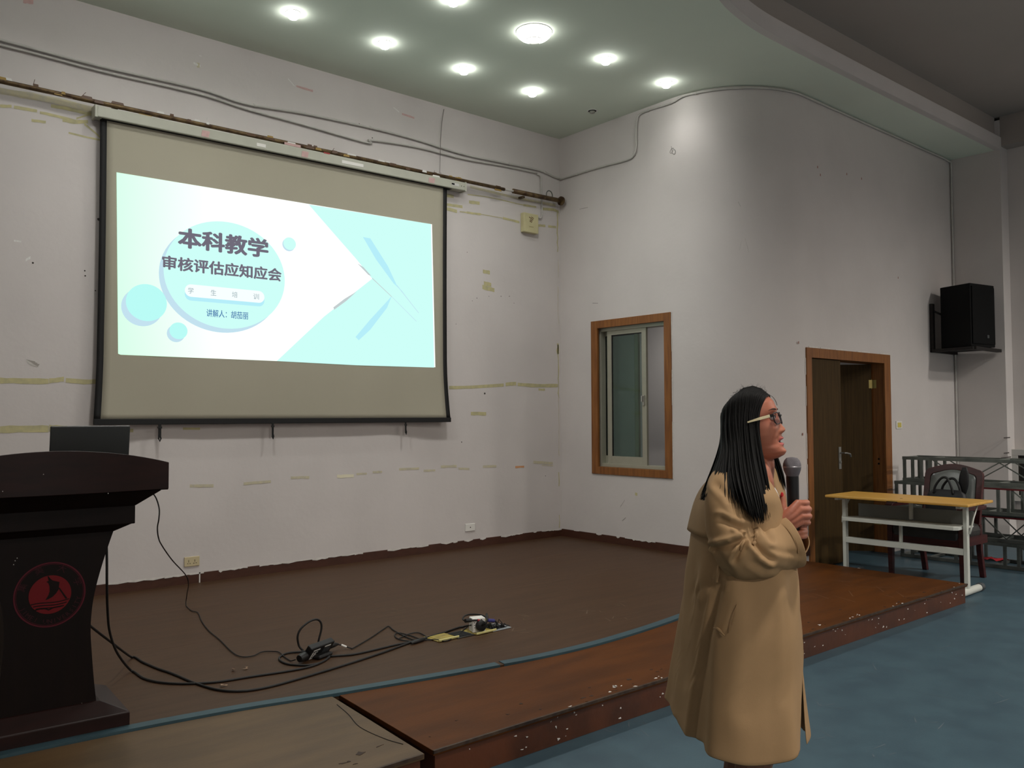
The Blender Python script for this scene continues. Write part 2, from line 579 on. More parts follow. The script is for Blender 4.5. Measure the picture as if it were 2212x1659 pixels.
# ------------------------------------------------------------------ window in the right wall
win = bpy.data.objects.new('window_1', None); COL.objects.link(win); struct(win)
win.location = (0, (WY0 + WY1) / 2, WZ0)
wcy = (WY0 + WY1) / 2


def wmb(boxes):
    mb = MB()
    for (x0, x1, y0, y1, z0, z1) in boxes:
        mb.box(x0, x1, y0 - wcy, y1 - wcy, z0 - WZ0, z1 - WZ0)
    return mb


CW = .055
y0, y1, z0, z1 = WY0 + .045, WY1 - .045, WZ0 - .06, WZ1 + .05
wmb([(-.014, .012, y0, y0 - CW - .035, z0, z1), (-.014, .012, y1 + CW + .03, y1, z0, z1)]).build('casing_jamb', trimwood, win, bevel=.002)
wmb([(-.0135, .012, y0 - CW - .035, y1 + CW + .03, z1 - .08, z1)]).build('casing_head', trimwood, win, bevel=.002)
wmb([(-.0135, .012, y0 - CW - .035, y1 + CW + .03, z0, z0 + .075)]).build('casing_sill', trimwood, win, bevel=.002)
wmb([(.012, .2, WY0 - .001, WY0 - .02, WZ0, WZ1), (.012, .2, WY1 + .001, WY1 + .02, WZ0, WZ1),
     (.012, .2, WY0 - .02, WY1 + .02, WZ0, WZ0 + .015), (.012, .2, WY0 - .02, WY1 + .02, WZ1 - .015, WZ1)]).build('reveal_lining', trimwood, win)
fy0, fy1, fz0, fz1 = WY0 - .02, WY1 + .02, WZ0 + .015, WZ1 - .015
FX0, FX1 = .04, .15
wmb([(FX0, FX1, fy0, fy0 - .03, fz0, fz1), (FX0, FX1, fy1 + .02, fy1, fz0, fz1), (FX0, FX1, fy0 - .03, fy1 + .02, fz0, fz0 + .035),
     (FX0, FX1, fy0 - .03, fy1 + .02, fz1 - .05, fz1)]).build('aluminium_frame', alum, win, bevel=.002)
glassm = mat('green_tinted_glass', (190, 214, 206), .03, trans=1.0, spec=.5)
bl = mat('black_gasket', (14, 14, 14), .6)


def sash(x0, ya, yb, name, sz=.05):
    za, zb = fz0 + .03, fz1 - .045
    s = wmb([(x0, x0 + .03, ya, ya - sz, za, zb), (x0, x0 + .03, yb + sz, yb, za, zb), (x0, x0 + .03, ya - sz, yb + sz, za, za + .085),
             (x0, x0 + .03, ya - sz, yb + sz, zb - .05, zb)]).build(name, alum, win, bevel=.0015)
    wmb([(x0 + .012, x0 + .018, ya - sz, yb + sz, za + .085, zb - .05)]).build('pane', glassm, s)
    wmb([(x0 + .008, x0 + .022, ya - sz, ya - sz - .007, za + .085, zb - .05), (x0 + .008, x0 + .022, yb + sz + .007, yb + sz, za + .085, zb - .05),
         (x0 + .008, x0 + .022, ya - sz, yb + sz, zb - .058, zb - .05)]).build('gasket', bl, s)
    return s


yA = at(1312, 850, 0, FX0 + .01).y; yB = at(1396, 850, 0, FX0 + .01).y
s1 = sash(FX0 + .012, yA, yB, 'sliding_sash', .058)
yA2 = at(1300, 850, 0, FX0 + .06).y; yB2 = at(1379, 850, 0, FX0 + .06).y
s2 = sash(FX0 + .062, yA2, yB2, 'sliding_sash', .05)
zc = at(1376, 865, 0, FX0).z - WZ0
lk = MB().box(FX0 - .006, FX0 + .012, yB + .018 - wcy, yB + .042 - wcy, zc - .05, zc + .05)
lk.box(FX0 - .03, FX0 - .004, yB + .022 - wcy, yB + .036 - wcy, zc - .015, zc + .045)
lk.build('latch', mat('latch_metal', (190, 190, 184), .3, metal=.7), s1, bevel=.002)

# room behind the window: dark chair back
bc = thing('office_chair', 'black padded chair with a curved back seen low through the open window', 'chair', (.62, -1.38, 0), R(200))
rings = []
for k in range(9):
    t = k / 8; z = .5 + .5 * t
    wdt = .24 * math.sqrt(max(.02, 1 - (max(0, t - .55) / .47) ** 2))
    rings.append([(-.23 - .06 * t + .035 * math.cos(a) - .05 * math.sin(a) ** 2 * 0, wdt * math.sin(a), z) for a in [2 * math.pi * i / 20 for i in range(20)]])
MB().loft(rings).build('backrest', mat('black_leather', (26, 24, 24), .35, spec=.6), bc, smooth=True)
MB().box(-.25, .23, -.24, .24, .42, .5).build('seat', mat('black_leather', (26, 24, 24), .35), bc, bevel=.03)
for sx, sy in ((-1, -1), (-1, 1), (1, -1), (1, 1)):
    MB().tube([(sx * .2, sy * .2, .43), (sx * .22, sy * .22, 0)], .014, 8).build('leg', black, bc)

# ------------------------------------------------------------------ double door
door = bpy.data.objects.new('door_1', None); COL.objects.link(door); struct(door)
door.location = (DX0, YC, 0)


def dmb(boxes):
    mb = MB()
    for (x0, x1, y0, y1, z0, z1) in boxes:
        mb.box(x0 - DX0, x1 - DX0, y0 - YC, y1 - YC, z0, z1)
    return mb


dmb([(DX0 - .06, DX0 + .03, YC - .014, YC + .01, .002, DZ1 + .075), (DX1 - .03, DX1 + .105, YC - .014, YC + .01, .002, DZ1 + .075)]).build('casing_jamb', trimwood, door, bevel=.002)
dmb([(DX0 + .03, DX1 - .03, YC - .0135, YC + .01, DZ1 - .02, DZ1 + .075)]).build('casing_head', trimwood, door, bevel=.002)
dmb([(DX0 + .001, DX0 + .02, YC + .01, YC + .2, .002, DZ1), (DX1 - .02, DX1 - .001, YC + .01, YC + .2, .002, DZ1), (DX0 + .02, DX1 - .02, YC + .01, YC + .2, DZ1 - .02, DZ1 - .001)]).build('jamb_lining', trimwood, door)
lf = dmb([(DX0 + .024, 1.545, YC + .012, YC + .052, .008, DZ1 - .024)]).build('door_leaf', doorwood, door, bevel=.002)
hm = mat('brushed_handle', (150, 150, 146), .35, metal=.6)
hx, hz = 1.495, at(1815, 985, 1, YC).z
h = dmb([(hx - .022, hx + .022, YC + .004, YC + .012, hz - .13, hz + .09)])
h.tube([(hx - DX0, .004, hz + .03), (hx - DX0, -.045, hz + .03), (hx - DX0 + .03, -.05, hz + .03), (hx - DX0 + .1, -.05, hz + .018), (hx - DX0 + .12, -.045, hz - .01)], .008, 8)
h.tube([(hx - DX0, .008, hz - .06), (hx - DX0, -.004, hz - .06)], .014, 10)
h.build('door_handle', hm, lf, autosm=40)
# right leaf swung into the back room
hinge = Vector((DX1 - .022 - DX0, .135, 0)); ang = R(180 - 52)
Mx = Matrix.Translation(hinge) @ Matrix.Rotation(ang, 4, 'Z')
rl = MB().box(.008, .86, -.02, .02, .008, DZ1 - .024, Mx).build('door_leaf', doorwood, door, bevel=.002)
hg = MB()
hz2 = at(1888, 828, 1, YC).z
for zz in (hz2,):
    hg.box(DX1 - .024 - DX0, DX1 - .0205 - DX0, .085, .13, zz - .045, zz + .045)
    hg.box(.0, .035, .0205, .0235, zz - .045, zz + .045, Mx)
    hg.tube([(hinge.x - .002, hinge.y + .004, zz - .055), (hinge.x - .002, hinge.y + .004, zz + .055)], .007, 8)
hg.build('hinge', mat('brass_hinge', (176, 158, 96), .4, metal=.5), rl)
hg = MB()
for zz in (.35,):
    hg.box(DX1 - .024 - DX0, DX1 - .0205 - DX0, .06, .13, zz - .055, zz + .055)
    hg.tube([(hinge.x - .002, hinge.y + .004, zz - .055), (hinge.x - .002, hinge.y + .004, zz + .055)], .007, 8)
hg.build('hinge', mat('brass_hinge', (176, 158, 96), .4, metal=.5), rl)
for zz in (.95, 1.0):
    MB().tube([(DX1 - .0205 - DX0, .075, zz), (DX1 - .0195 - DX0, .075, zz)], .012, 8).build('strike_hole', dark, door)
for k, (a, b) in enumerate(((.004, .9), (1.05, 1.6))):
    jx = DX0 - .062
mb = MB(); rnd = random.Random(5); z = .2
while z < 2.0:
    hgt = rnd.uniform(.04, .14)
    if rnd.random() < .6:
        mb.box(-.068 - rnd.uniform(0, .008), -.06, -.0035, -.0005, z, z + hgt)
    z += hgt
fp = mb.build('flaking_paint', flakem, door); fp['kind'] = 'stuff'
mb = MB(); x = 0
while x < 1.55:
    w = rnd.uniform(.05, .2)
    if rnd.random() < .5:
        mb.box(x, x + w, -.0035, -.0005, DZ1 + .075, DZ1 + .082 + rnd.uniform(0, .01))
    x += w
fp = mb.build('flaking_paint', flakem, door); fp['kind'] = 'stuff'
mb = MB(); z = WZ0 - .06
while z < WZ1 + .04:
    hgt = rnd.uniform(.05, .2)
    if rnd.random() < .75:
        mb.box(-.0035, -.0005, WY1 - .045 - wcy, WY1 - .053 - rnd.uniform(0, .008) - wcy, z - WZ0, min(z + hgt, WZ1 + .05) - WZ0)
    if rnd.random() < .4:
        mb.box(-.0035, -.0005, WY0 + .045 - wcy, WY0 + .053 - wcy, z - WZ0, min(z + hgt, WZ1 + .05) - WZ0)
    z += hgt
y = WY1 - .045
while y < WY0:
    w = rnd.uniform(.05, .2)
    if rnd.random() < .6:
        mb.box(-.0035, -.0005, y - wcy, min(y + w, WY0 + .04) - wcy, -.06, -.071)
    y += w
fp = mb.build('flaking_paint', flakem, win); fp['kind'] = 'stuff'


# ------------------------------------------------------------------ light switch, sockets, junction box
def wall_frame(t):   # local axes of things on the back wall are world axes
    return t


sw = thing('light_switch', 'small square light switch with a yellowed rocker on the wall right of the door', 'switch', at(1941, 918, 1, YC))
MB().box(-.068, .068, -.009, -.0005, -.043, .043).build('plate', whitepl, sw, bevel=.003)
MB().box(-.04, .04, -.014, -.009, -.026, .026).build('rocker', mat('yellowed_rocker', (206, 190, 96), .5), sw, bevel=.003)

sk = thing('wall_socket', 'beige double power socket low on the back wall beside the lectern', 'socket', at(414, 1212.5, 1, 0))
MB().box(-.06, .06, -.01, -.0005, -.038, .038).build('plate', mat('beige_socket', (196, 182, 146), .5), sk, bevel=.003)
for sx in (-.024, .024):
    mb = MB()
    mb.box(sx - .004, sx - .001, -.0112, -.0098, -.004, .014); mb.box(sx - .014, sx - .006, -.0112, -.0098, -.016, -.012)
    mb.box(sx + .004, sx + .012, -.0112, -.0098, -.016, -.012)
    mb.build('slots', dark, sk)
sk2 = thing('wall_socket', 'white blank cover plate with one dark hole low on the back wall near the corner', 'socket', at(1015, 1139, 1, 0))
MB().box(-.062, .062, -.01, -.0005, -.038, .038).build('plate', whitepl, sk2, bevel=.004)
MB().lathe([(.006, -.0112), (.006, -.0098)], 10, (0, 0, 0), 'y').build('hole', dark, sk2)

jb = thing('junction_box', 'yellowed plastic junction box high on the back wall near the corner', 'box', at(1140, 484, 1, 0))
MB().box(-.105, .105, -.06, -.0005, -.105, .105).build('cover', beige, jb, bevel=.008)
mb = MB()
for dx, dz in ((-.012, .06), (.012, .05), (0, .035), (.018, .066), (-.006, .02)):
    mb.tube([(dx - .02, -.062, dz), (dx + .012, -.062, dz - .012)], .004, 5)
mb.build('tape_scrap', mat('brown_stain', (120, 92, 70), .6), jb)
MB().box(-.03, .03, -.0612, -.0598, -.045, -.038).build('moulded_mark', mat('beige_dark', (160, 148, 104), .6), jb)

# ------------------------------------------------------------------ conduits and the rusty rail
def pipe(name, label, cat, pts, r, m, n=8, sub=6, clips=None):
    c = [Vector(p) for p in pts]
    o = thing(name, label, cat, c[0])
    P = [p - c[0] for p in c]
    if sub:
        path = [Vector(q) for q in cr(P, sub)]
    else:
        path = P
    MB().tube(path, r, n).build('tube', m, o, smooth=True)
    if clips:
        for k in clips:
            p = path[min(len(path) - 1, int(k * len(path)))]; q = path[min(len(path) - 1, int(k * len(path)) + 1)]
            d = (q - p).normalized() if (q - p).length > 0 else Vector((1, 0, 0))
            MB().tube([p - d * .008, p + d * .008], r * 1.35, n).build('clip', m, o)
    return o


YP = -.016
A = lambda px, py, y=YP: at(px, py, 1, y)
pipe('conduit', 'upper painted conduit running along the back wall under the ceiling into the corner', 'conduit',
     [(-7.2, YP, 4.17), A(0, 86), A(215, 143), A(430, 192), A(530, 224), A(660, 246), A(800, 276), A(900, 302), A(1000, 333), A(1100, 354), A(1165, 368), A(1195, 381), A(1208, 385)], .011, pipem,
     clips=(.35, .5, .62, .75, .85))
pipe('conduit', 'lower sagging painted conduit on the back wall with a slack kink above the screen', 'conduit',
     [(-7.2, YP, 4.10), A(0, 97), A(215, 153), A(430, 203), A(530, 235), A(650, 268), A(795, 309), A(802, 303), A(900, 318), A(1000, 343), A(1090, 359), A(1160, 374)], .009, pipem, clips=(.3, .62, .8))
B_ = lambda px, py: at(px, py, 0, -.016)
cv = []
for px, py in ((1480, 210), (1560, 197), (1650, 191), (1700, 198)):
    pass
arcp = []
for k in range(2, 19, 2):
    a = math.pi + k / 18 * math.pi / 2
    arcp.append((RC + (RC + .018) * math.cos(a), YC + RC + (RC + .018) * math.sin(a), ZC - .022))
pipe('conduit', 'painted conduit stepping up the right wall and following its curve below the ceiling', 'conduit',
     [(-.016, -.016, at(1212, 387, 0, -.016).z), B_(1285, 364), B_(1352, 346), B_(1368, 336), B_(1374, 318), B_(1374, 290), B_(1376, 262), B_(1381, 248), B_(1400, 238), B_(1450, 222)] + arcp[0:] +
     [(1.6, YC - .018, ZC - .022), (2.6, YC - .018, ZC - .022), (3.5, YC - .018, ZC - .022), (4.13, YC - .018, ZC - .025), (XD - .02, YC - .02, ZC - .08), (XD - .02, YC - .02, 4.2), (XD - .02, YC - .02, 3.4), (XD - .02, YC - .02, 2.0), (XD - .02, YC - .02, .6)],
     .0105, pipem, clips=(.02, .12, .3, .4, .5, .6))
pipe('conduit', 'short painted conduit dropping from the main conduit to the junction box', 'conduit',
     [A(1160, 376), A(1168, 382), A(1169, 400), A(1170, 430), A(1171, 462), A(1168, 471), A(1158, 468)], .008, pipem)
wire = pipe('wire', 'thin loose wire hanging down the back wall from the ceiling to the rail', 'wire',
            [A(959, 236, -.008), A(955, 262, -.012), A(952, 300, -.03), A(951, 340, -.03), A(950, 374, -.06)], .003, mat('grey_wire', (120, 114, 110), .6))

YR = -.085
rl_pts = [(-7.4, YR, 3.81), at(0, 178, 1, YR), at(215, 228, 1, YR), at(600, 310, 1, YR), at(1108, 411, 1, YR)]
zr = 3.815
rail = thing('curtain_rail', 'long rusty curtain rail of steel pipe wrapped with tape scraps above the screen', 'rail', (-3.5, YR, 3.82))
MB().tube([(-3.9, 0, 0.0), (-1.3, 0, .006), (2.62, 0, .03)], .018, 10).build('pipe', rustm, rail, smooth=True)
MB().tube([(2.74, 0, .034), (3.42, 0, .042)], .026, 10).build('end_pipe', rustm, rail, smooth=True)
MB().tube([(2.60, 0, .030), (2.76, 0, .034)], .012, 8).build('coupling', pipem, rail)
fl = MB(); fl.lathe([(.03, -.012), (.05, -.01), (.05, .012), (.03, .014)], 14, (3.44, 0, .042), 'x'); fl.build('end_flange', rustm, rail)
rg_ = MB(); pth = [(3.26 + .045 * math.sin(a), -.004, .075 + .05 * math.cos(a)) for a in [2 * math.pi * k / 16 for k in range(17)]]
rg_.tube(pth, .006, 6, cap=False); rg_.build('ring', mat('steel_ring', (110, 112, 106), .4, metal=.6), rail)
for bx in (-1.2, .9, 2.9):
    MB().box(bx - .015, bx + .015, .01, .084, -.01, .01).build('bracket', rustm, rail)
mb = MB(); rnd = random.Random(17); m2 = MB(); m3 = MB()
for k in range(44):
    x = rnd.uniform(-2.0, 2.5); l = rnd.uniform(.02, .1)
    a = rnd.uniform(0, 6.28)
    tgt = rnd.choice((mb, m2, m3, m3))
    zz = .012 + (x + 3.9) / 6.5 * .02 - .01
    y_, z_ = -.0185 * abs(math.cos(a)), zz + .0185 * math.sin(a)
    tgt.add([(x, y_ - .001, z_ - .008), (x + l, y_ - .001, z_ - .008), (x + l * .9, y_ - .002, z_ + .012), (x + .1 * l, y_ - .002, z_ + .012)], [(0, 1, 2, 3)])
    if rnd.random() < .16:
        tgt.tube([(x, y_, z_), (x + rnd.uniform(-.02, .03), y_ - .01, z_ + rnd.uniform(.02, .05))], .0018, 4)
for m_, mm in ((mb, cleartape), (m2, mat('ochre_tape', (150, 122, 60), .5)), (m3, mat('brown_tape', (86, 60, 40), .4))):
    m_.build('tape_scraps', mm, rail)['kind'] = 'stuff'
MB().box(.15, .3, -.022, -.019, -.01, .012).build('red_tape', redtape, rail)
MB().box(.52, .58, -.024, -.019, -.03, .0).build('red_tape', mat('dark_red_tape', (150, 50, 50), .6), rail)

# ------------------------------------------------------------------ projection screen
scr = thing('projection_screen', 'pull-down projection screen with black borders showing a bright pale cyan slide', 'screen', (-3.18, 0, 0))
HX = -3.18
YS = -.06
zt_l, zt_r = at(215, 231, 1, -.1).z, at(1008, 398, 1, -.1).z
hz0, hz1 = 3.735, 3.815
casem = mat('off_white_case', (176, 176, 162), .45, var=.06, vscale=8)
TM = Matrix.Translation((0, 0, 3.77)) @ Matrix.Rotation(-math.atan(.028 / 3.44), 4, 'Y') @ Matrix.Translation((0, 0, -3.77))
case = MB().box(-1.66, 1.77, -.11, -.012, hz0 - .01, hz1 - .005, TM).build('case', casem, scr, bevel=.008)
MB().box(-1.675, -1.655, -.115, -.01, hz0 - .016, hz1 - .002, TM).build('end_cap', casem, scr, bevel=.004)
MB().box(1.765, 1.785, -.115, -.01, hz0 - .016, hz1 - .002, TM).build('end_cap', casem, scr, bevel=.004)
MB().box(-1.62, 1.62, -.09, -.03, hz0 - .0115, hz0 - .009, TM).build('slot', dark, scr)
for x, w, m_ in ((-.85, .035, redtape), (.02, .035, redtape), (1.36, .04, redtape)):
    pts = [(x - w, hz0 + .002), (x + w * .7, hz0), (x + w, hz0 + .05), (x + w * .4, hz1 - .028), (x - w * .8, hz1 - .03)]
    rs = MB().prism(pts, -.1118, -.1104, 1).build('red_scrap', redtape, case); rs.data.transform(TM)
MB().box(-.42, -.34, -.1116, -.1104, hz0 + .012, hz1 - .04, TM).build('paper_label', whitepl, case)
MB().box(.38, .6, -.1116, -.1104, hz0 + .016, hz1 - .036, TM).build('paper_label', whitepl, case)
lb = MB().box(1.60, 1.69, -.1116, -.1104, hz0 + .02, hz1 - .034, TM).build('maker_label', mat('silver_label', (200, 200, 196), .35, metal=.3), case)
MB().box(1.60, 1.635, -.1122, -.1114, hz0 + .026, hz1 - .037, TM).build('maker_mark', dark, case)
for x in (1.72, 1.752):
    MB().lathe([(.004, -.112), (.004, -.110)], 8, (x, 0, hz0 + .03), 'y').build('screw', dark, case).data.transform(TM)

fabm = mat('grey_screen_fabric', (168, 163, 146), .8, var=.05, vscale=.9, spec=.2)
bordm = mat('black_screen_border', (17, 17, 17), .7)
FT, FB = hz0 + .03, 1.452
NX, NZ = 60, 48
E_L, E_R = -1.625, 1.578


def fab_y(u, v):   # u across 0..1, v down 0..1 : slight curl at the lower corners
    c = max(0, v - .72) / .28
    e = math.exp(-((1 - u) / .10) ** 2) + .6 * math.exp(-(u / .10) ** 2)
    w = .012 * c * math.sin(u * 21 + 1.2 * v) * (math.exp(-((u - .88) / .12) ** 2) + math.exp(-((u - .1) / .14) ** 2))
    return YS - .030 * c * c * e * 1.0 - w * .8


def fab_x(u, v):
    x = E_L + (E_R - E_L) * u
    # waisted sides and flared bottom corners
    e = .005 * math.sin(math.pi * min(1, v / .86)) - .020 * max(0, (v - .80) / .20) ** 1.5
    x += e * (1 - 2 * u) * abs(1 - 2 * u)
    return x


vs = []; fs = []; mi = []
UB = .0147
us = [0, UB] + [UB + (1 - 2 * UB) * k / NX for k in range(1, NX)] + [1 - UB, 1]
for j in range(NZ + 1):
    v = j / NZ
    for u in us:
        vs.append((fab_x(u, v), fab_y(u, v), FT + (FB - FT) * v))
n = len(us)
fb = MB(); bd = MB()
ff = [(j * n + i, j * n + i + 1, (j + 1) * n + i + 1, (j + 1) * n + i) for j in range(NZ) for i in range(1, n - 2)]
fb.add(vs, ff)
fo = fb.build('fabric', fabm, scr, smooth=True)
bf = [(j * n + i, j * n + i + 1, (j + 1) * n + i + 1, (j + 1) * n + i) for j in range(NZ) for i in (0, n - 2)]
bd.add(vs, bf); bo = bd.build('side_border', bordm, scr, smooth=True)
for o in (fo, bo):
    sdf = o.modifiers.new('thickness', 'SOLIDIFY'); sdf.thickness = .0015; sdf.offset = 1
# bottom bar: follows the fabric's lower edge
rings = []
for u in [k / 40 for k in range(41)]:
    x = fab_x(u, 1); y = fab_y(u, 1)
    rings.append([(x, y - .012, FB + .012), (x, y + .008, FB + .012), (x, y + .008, FB - .032), (x, y - .012, FB - .032)])
MB().loft(rings).build('bottom_bar', bordm, scr, bevel=.003)
for px, py0, py1, w in ((344, 916, 953, .03), (588, 914, 948, .022), (875, 908, 938, .02)):
    x = at(px, py0, 1, YS).x - HX; za = FB - .028; zb = at(px, py1, 1, YS).z
    st = MB().box(x - w * .38, x + w * .38, YS - .014, YS - .009, zb + .03, za)
    st.tube([(x, YS - .012, zb + .05), (x - w * .3, YS - .016, zb + .02), (x, YS - .02, zb), (x + w * .3, YS - .016, zb + .02), (x + w * .05, YS - .012, zb + .05)], .006, 6)
    st.build('strap', bordm, scr)
    MB().box(x - w * .55, x + w * .55, YS - .018, YS - .008, za - .035, za - .02).build('strap_buckle', black, scr)

# ---- the projected slide
SL_X0, SL_X1, SL_Z0, SL_Z1 = -4.685 - HX, -1.765 - HX, 1.952, 3.342
YSL = YS - .004


def slide_base():
    m = bpy.data.materials.new('slide_light'); m.use_nodes = True
    nt = m.node_tree
    for nn in list(nt.nodes):
        nt.nodes.remove(nn)
    tc = nt.nodes.new('ShaderNodeTexCoord'); sp = nt.nodes.new('ShaderNodeSeparateXYZ')
    nt.links.new(tc.outputs['Object'], sp.inputs[0])
    mr = nt.nodes.new('ShaderNodeMapRange'); mr.inputs[1].default_value = SL_X0; mr.inputs[2].default_value = SL_X1
    nt.links.new(sp.outputs[0], mr.inputs[0])
    rp = nt.nodes.new('ShaderNodeValToRGB')
    els = rp.color_ramp.elements
    els[0].position = 0; els[0].color = (*lin((208, 255, 226)), 1)
    els[1].position = .28; els[1].color = (*lin((250, 255, 252)), 1)
    nt.links.new(mr.outputs[0], rp.inputs[0])
    mz = nt.nodes.new('ShaderNodeMapRange'); mz.inputs[1].default_value = SL_Z0; mz.inputs[2].default_value = SL_Z1
    nt.links.new(sp.outputs[2], mz.inputs[0])
    rz = nt.nodes.new('ShaderNodeValToRGB'); rz.color_ramp.elements[0].color = (.96, 1, .95, 1); rz.color_ramp.elements[1].color = (1, 1, 1, 1)
    rz.color_ramp.elements[1].position = .5
    nt.links.new(mz.outputs[0], rz.inputs[0])
    mx = nt.nodes.new('ShaderNodeMix'); mx.data_type = 'RGBA'; mx.blend_type = 'MULTIPLY'; mx.inputs[0].default_value = 1
    nt.links.new(rp.outputs[0], mx.inputs[6]); nt.links.new(rz.outputs[0], mx.inputs[7])
    e = nt.nodes.new('ShaderNodeEmission'); e.inputs[1].default_value = SLIDE_E
    nt.links.new(mx.outputs[2], e.inputs[0])
    o = nt.nodes.new('ShaderNodeOutputMaterial'); nt.links.new(e.outputs[0], o.inputs[0])
    return m


SLIDE_E = 1.12
slide = MB().add([(SL_X0, YSL, SL_Z1 - .012), (SL_X0 + .03, YSL, SL_Z0 - .004), (SL_X1 + .02, YSL, SL_Z0), (SL_X1 - .02, YSL, SL_Z1 + .012)], [(0, 1, 2, 3)]).build('projected_slide', slide_base(), scr, fix=False)


def SP(px, py, lay):
    p = at(px, py, 1, YSL - .0006 * lay); return (p.x - HX, YSL - .0006 * lay, p.z)


def slide_poly(name, pts, m, lay):
    v = [SP(px, py, lay) for px, py in pts]
    return MB().add(v, [tuple(range(len(v)))]).build(name, m, slide, fix=False)


def slide_circle(name, px, py, rx, rz, m, lay, n=64, dx=0, dz=0):
    c = at(px, py, 1, YSL); cx, czz = c.x - HX + dx, c.z + dz
    v = [(cx + rx * math.cos(2 * math.pi * k / n), YSL - .0006 * lay, czz + rz * math.sin(2 * math.pi * k / n)) for k in range(n)]
    return MB().add(v, [tuple(range(n))]).build(name, m, slide, fix=False)


cy1 = emitmat('slide_cyan', (206, 255, 248)); cy2 = emitmat('slide_deep_cyan', (186, 252, 246)); lav = emitmat('slide_lavender', (196, 226, 240))
cy3 = emitmat('slide_blue_shade', (182, 238, 250)); grey = emitmat('slide_grey_shade', (196, 206, 208)); whitee = emitmat('slide_white', (246, 255, 254), 1.02)
slide_poly('cyan_panel', [(667, 442), (800, 463), (931, 484), (938, 794), (770, 789), (598, 780), (700, 684), (804, 602), (770, 560), (720, 503)], cy1, 1)
for pts, m_ in (([(784, 512), (800, 515), (838, 575), (858, 618), (880, 640), (850, 612), (812, 560)], cy3),
                ([(846, 640), (836, 665), (800, 712), (775, 735), (768, 728), (800, 690)], cy3),
                ([(772, 569), (785, 577), (802, 596), (796, 594)], grey), ([(770, 630), (748, 650), (722, 669), (720, 664), (745, 645)], grey),
                ([(804, 600), (846, 640), (846, 641.5), (804, 602)], grey), ([(846, 640), (900, 694), (899, 694.5), (846, 641.2)], lav),
                ([(858, 616), (905, 676), (904, 676.5), (857, 617)], lav)):
    slide_poly('fold_shade', pts, m_, 2)
L0 = at(346, 600, 1, YSL); L1 = at(615, 600, 1, YSL); T0 = at(480, 478, 1, YSL); B0 = at(490, 710, 1, YSL)
rr_ = (T0.z - B0.z) / 2
ccx, ccz = (at(353, 590, 1, YSL).x + at(615, 610, 1, YSL).x) / 2, (T0.z + B0.z) / 2
rx_ = (at(615, 610, 1, YSL).x - at(353, 590, 1, YSL).x) / 2


def circ(name, cx, cz_, rx, rz, m, lay, n=72):
    v = [(cx - HX + rx * math.cos(2 * math.pi * k / n), YSL - .0006 * lay, cz_ + rz * math.sin(2 * math.pi * k / n)) for k in range(n)]
    return MB().add(v, [tuple(range(n))]).build(name, m, slide, fix=False)


circ('disc_rim', ccx - .035, ccz - .035, rx_, rr_, lav, 1.5)
circ('large_disc', ccx, ccz, rx_, rr_, cy1, 2)
for cpx, cpy, r_, d in ((314, 656, .152, .03), (384, 716, .07, .018), (625, 527, .058, .008)):
    c = at(cpx, cpy, 1, YSL)
    circ('small_disc_rim', c.x - d * .8, c.z - d, r_, r_ * .96, lav, 1.5, 40)
    circ('small_disc', c.x + d * .3, c.z + d * .3, r_, r_ * .94, cy2 if r_ > .06 else cy1, 2, 40)
# pill
pl_, pr_ = at(399, 627, 1, YSL), at(571, 642, 1, YSL)
pz = (pl_.z + pr_.z) / 2; ph = .05
for nm, dz_, m_, lay in (('pill_shade', -.03, cy3, 3), ('pill', 0, whitee, 4)):
    v = []
    for k in range(13):
        a = math.pi / 2 + math.pi * k / 12; v.append((pl_.x - HX + ph + ph * math.cos(a), YSL - .0006 * lay, pz + dz_ + ph * math.sin(a)))
    for k in range(13):
        a = -math.pi / 2 + math.pi * k / 12; v.append((pr_.x - HX - ph + ph * math.cos(a), YSL - .0006 * lay, pz + dz_ + ph * math.sin(a)))
    MB().add(v, [tuple(range(len(v)))]).build(nm, m_, slide, fix=False)


def text_mesh(s, bold=0.0, extr=0.0, res=3):
    cu = bpy.data.curves.new('lettering', 'FONT'); cu.body = s; cu.size = 1.0; cu.offset = bold; cu.extrude = extr
    cu.resolution_u = res
    to = bpy.data.objects.new('lettering', cu); COL.objects.link(to)
    bpy.context.view_layer.update()
    dg = bpy.context.evaluated_depsgraph_get()
    me = bpy.data.meshes.new_from_object(to.evaluated_get(dg))
    bpy.data.objects.remove(to); bpy.data.curves.remove(cu)
    return me


inkm = emitmat('slide_ink', (112, 108, 122)); inkb = emitmat('slide_blue_ink', (74, 124, 176)); inkf = emitmat('slide_faint_ink', (150, 170, 178))


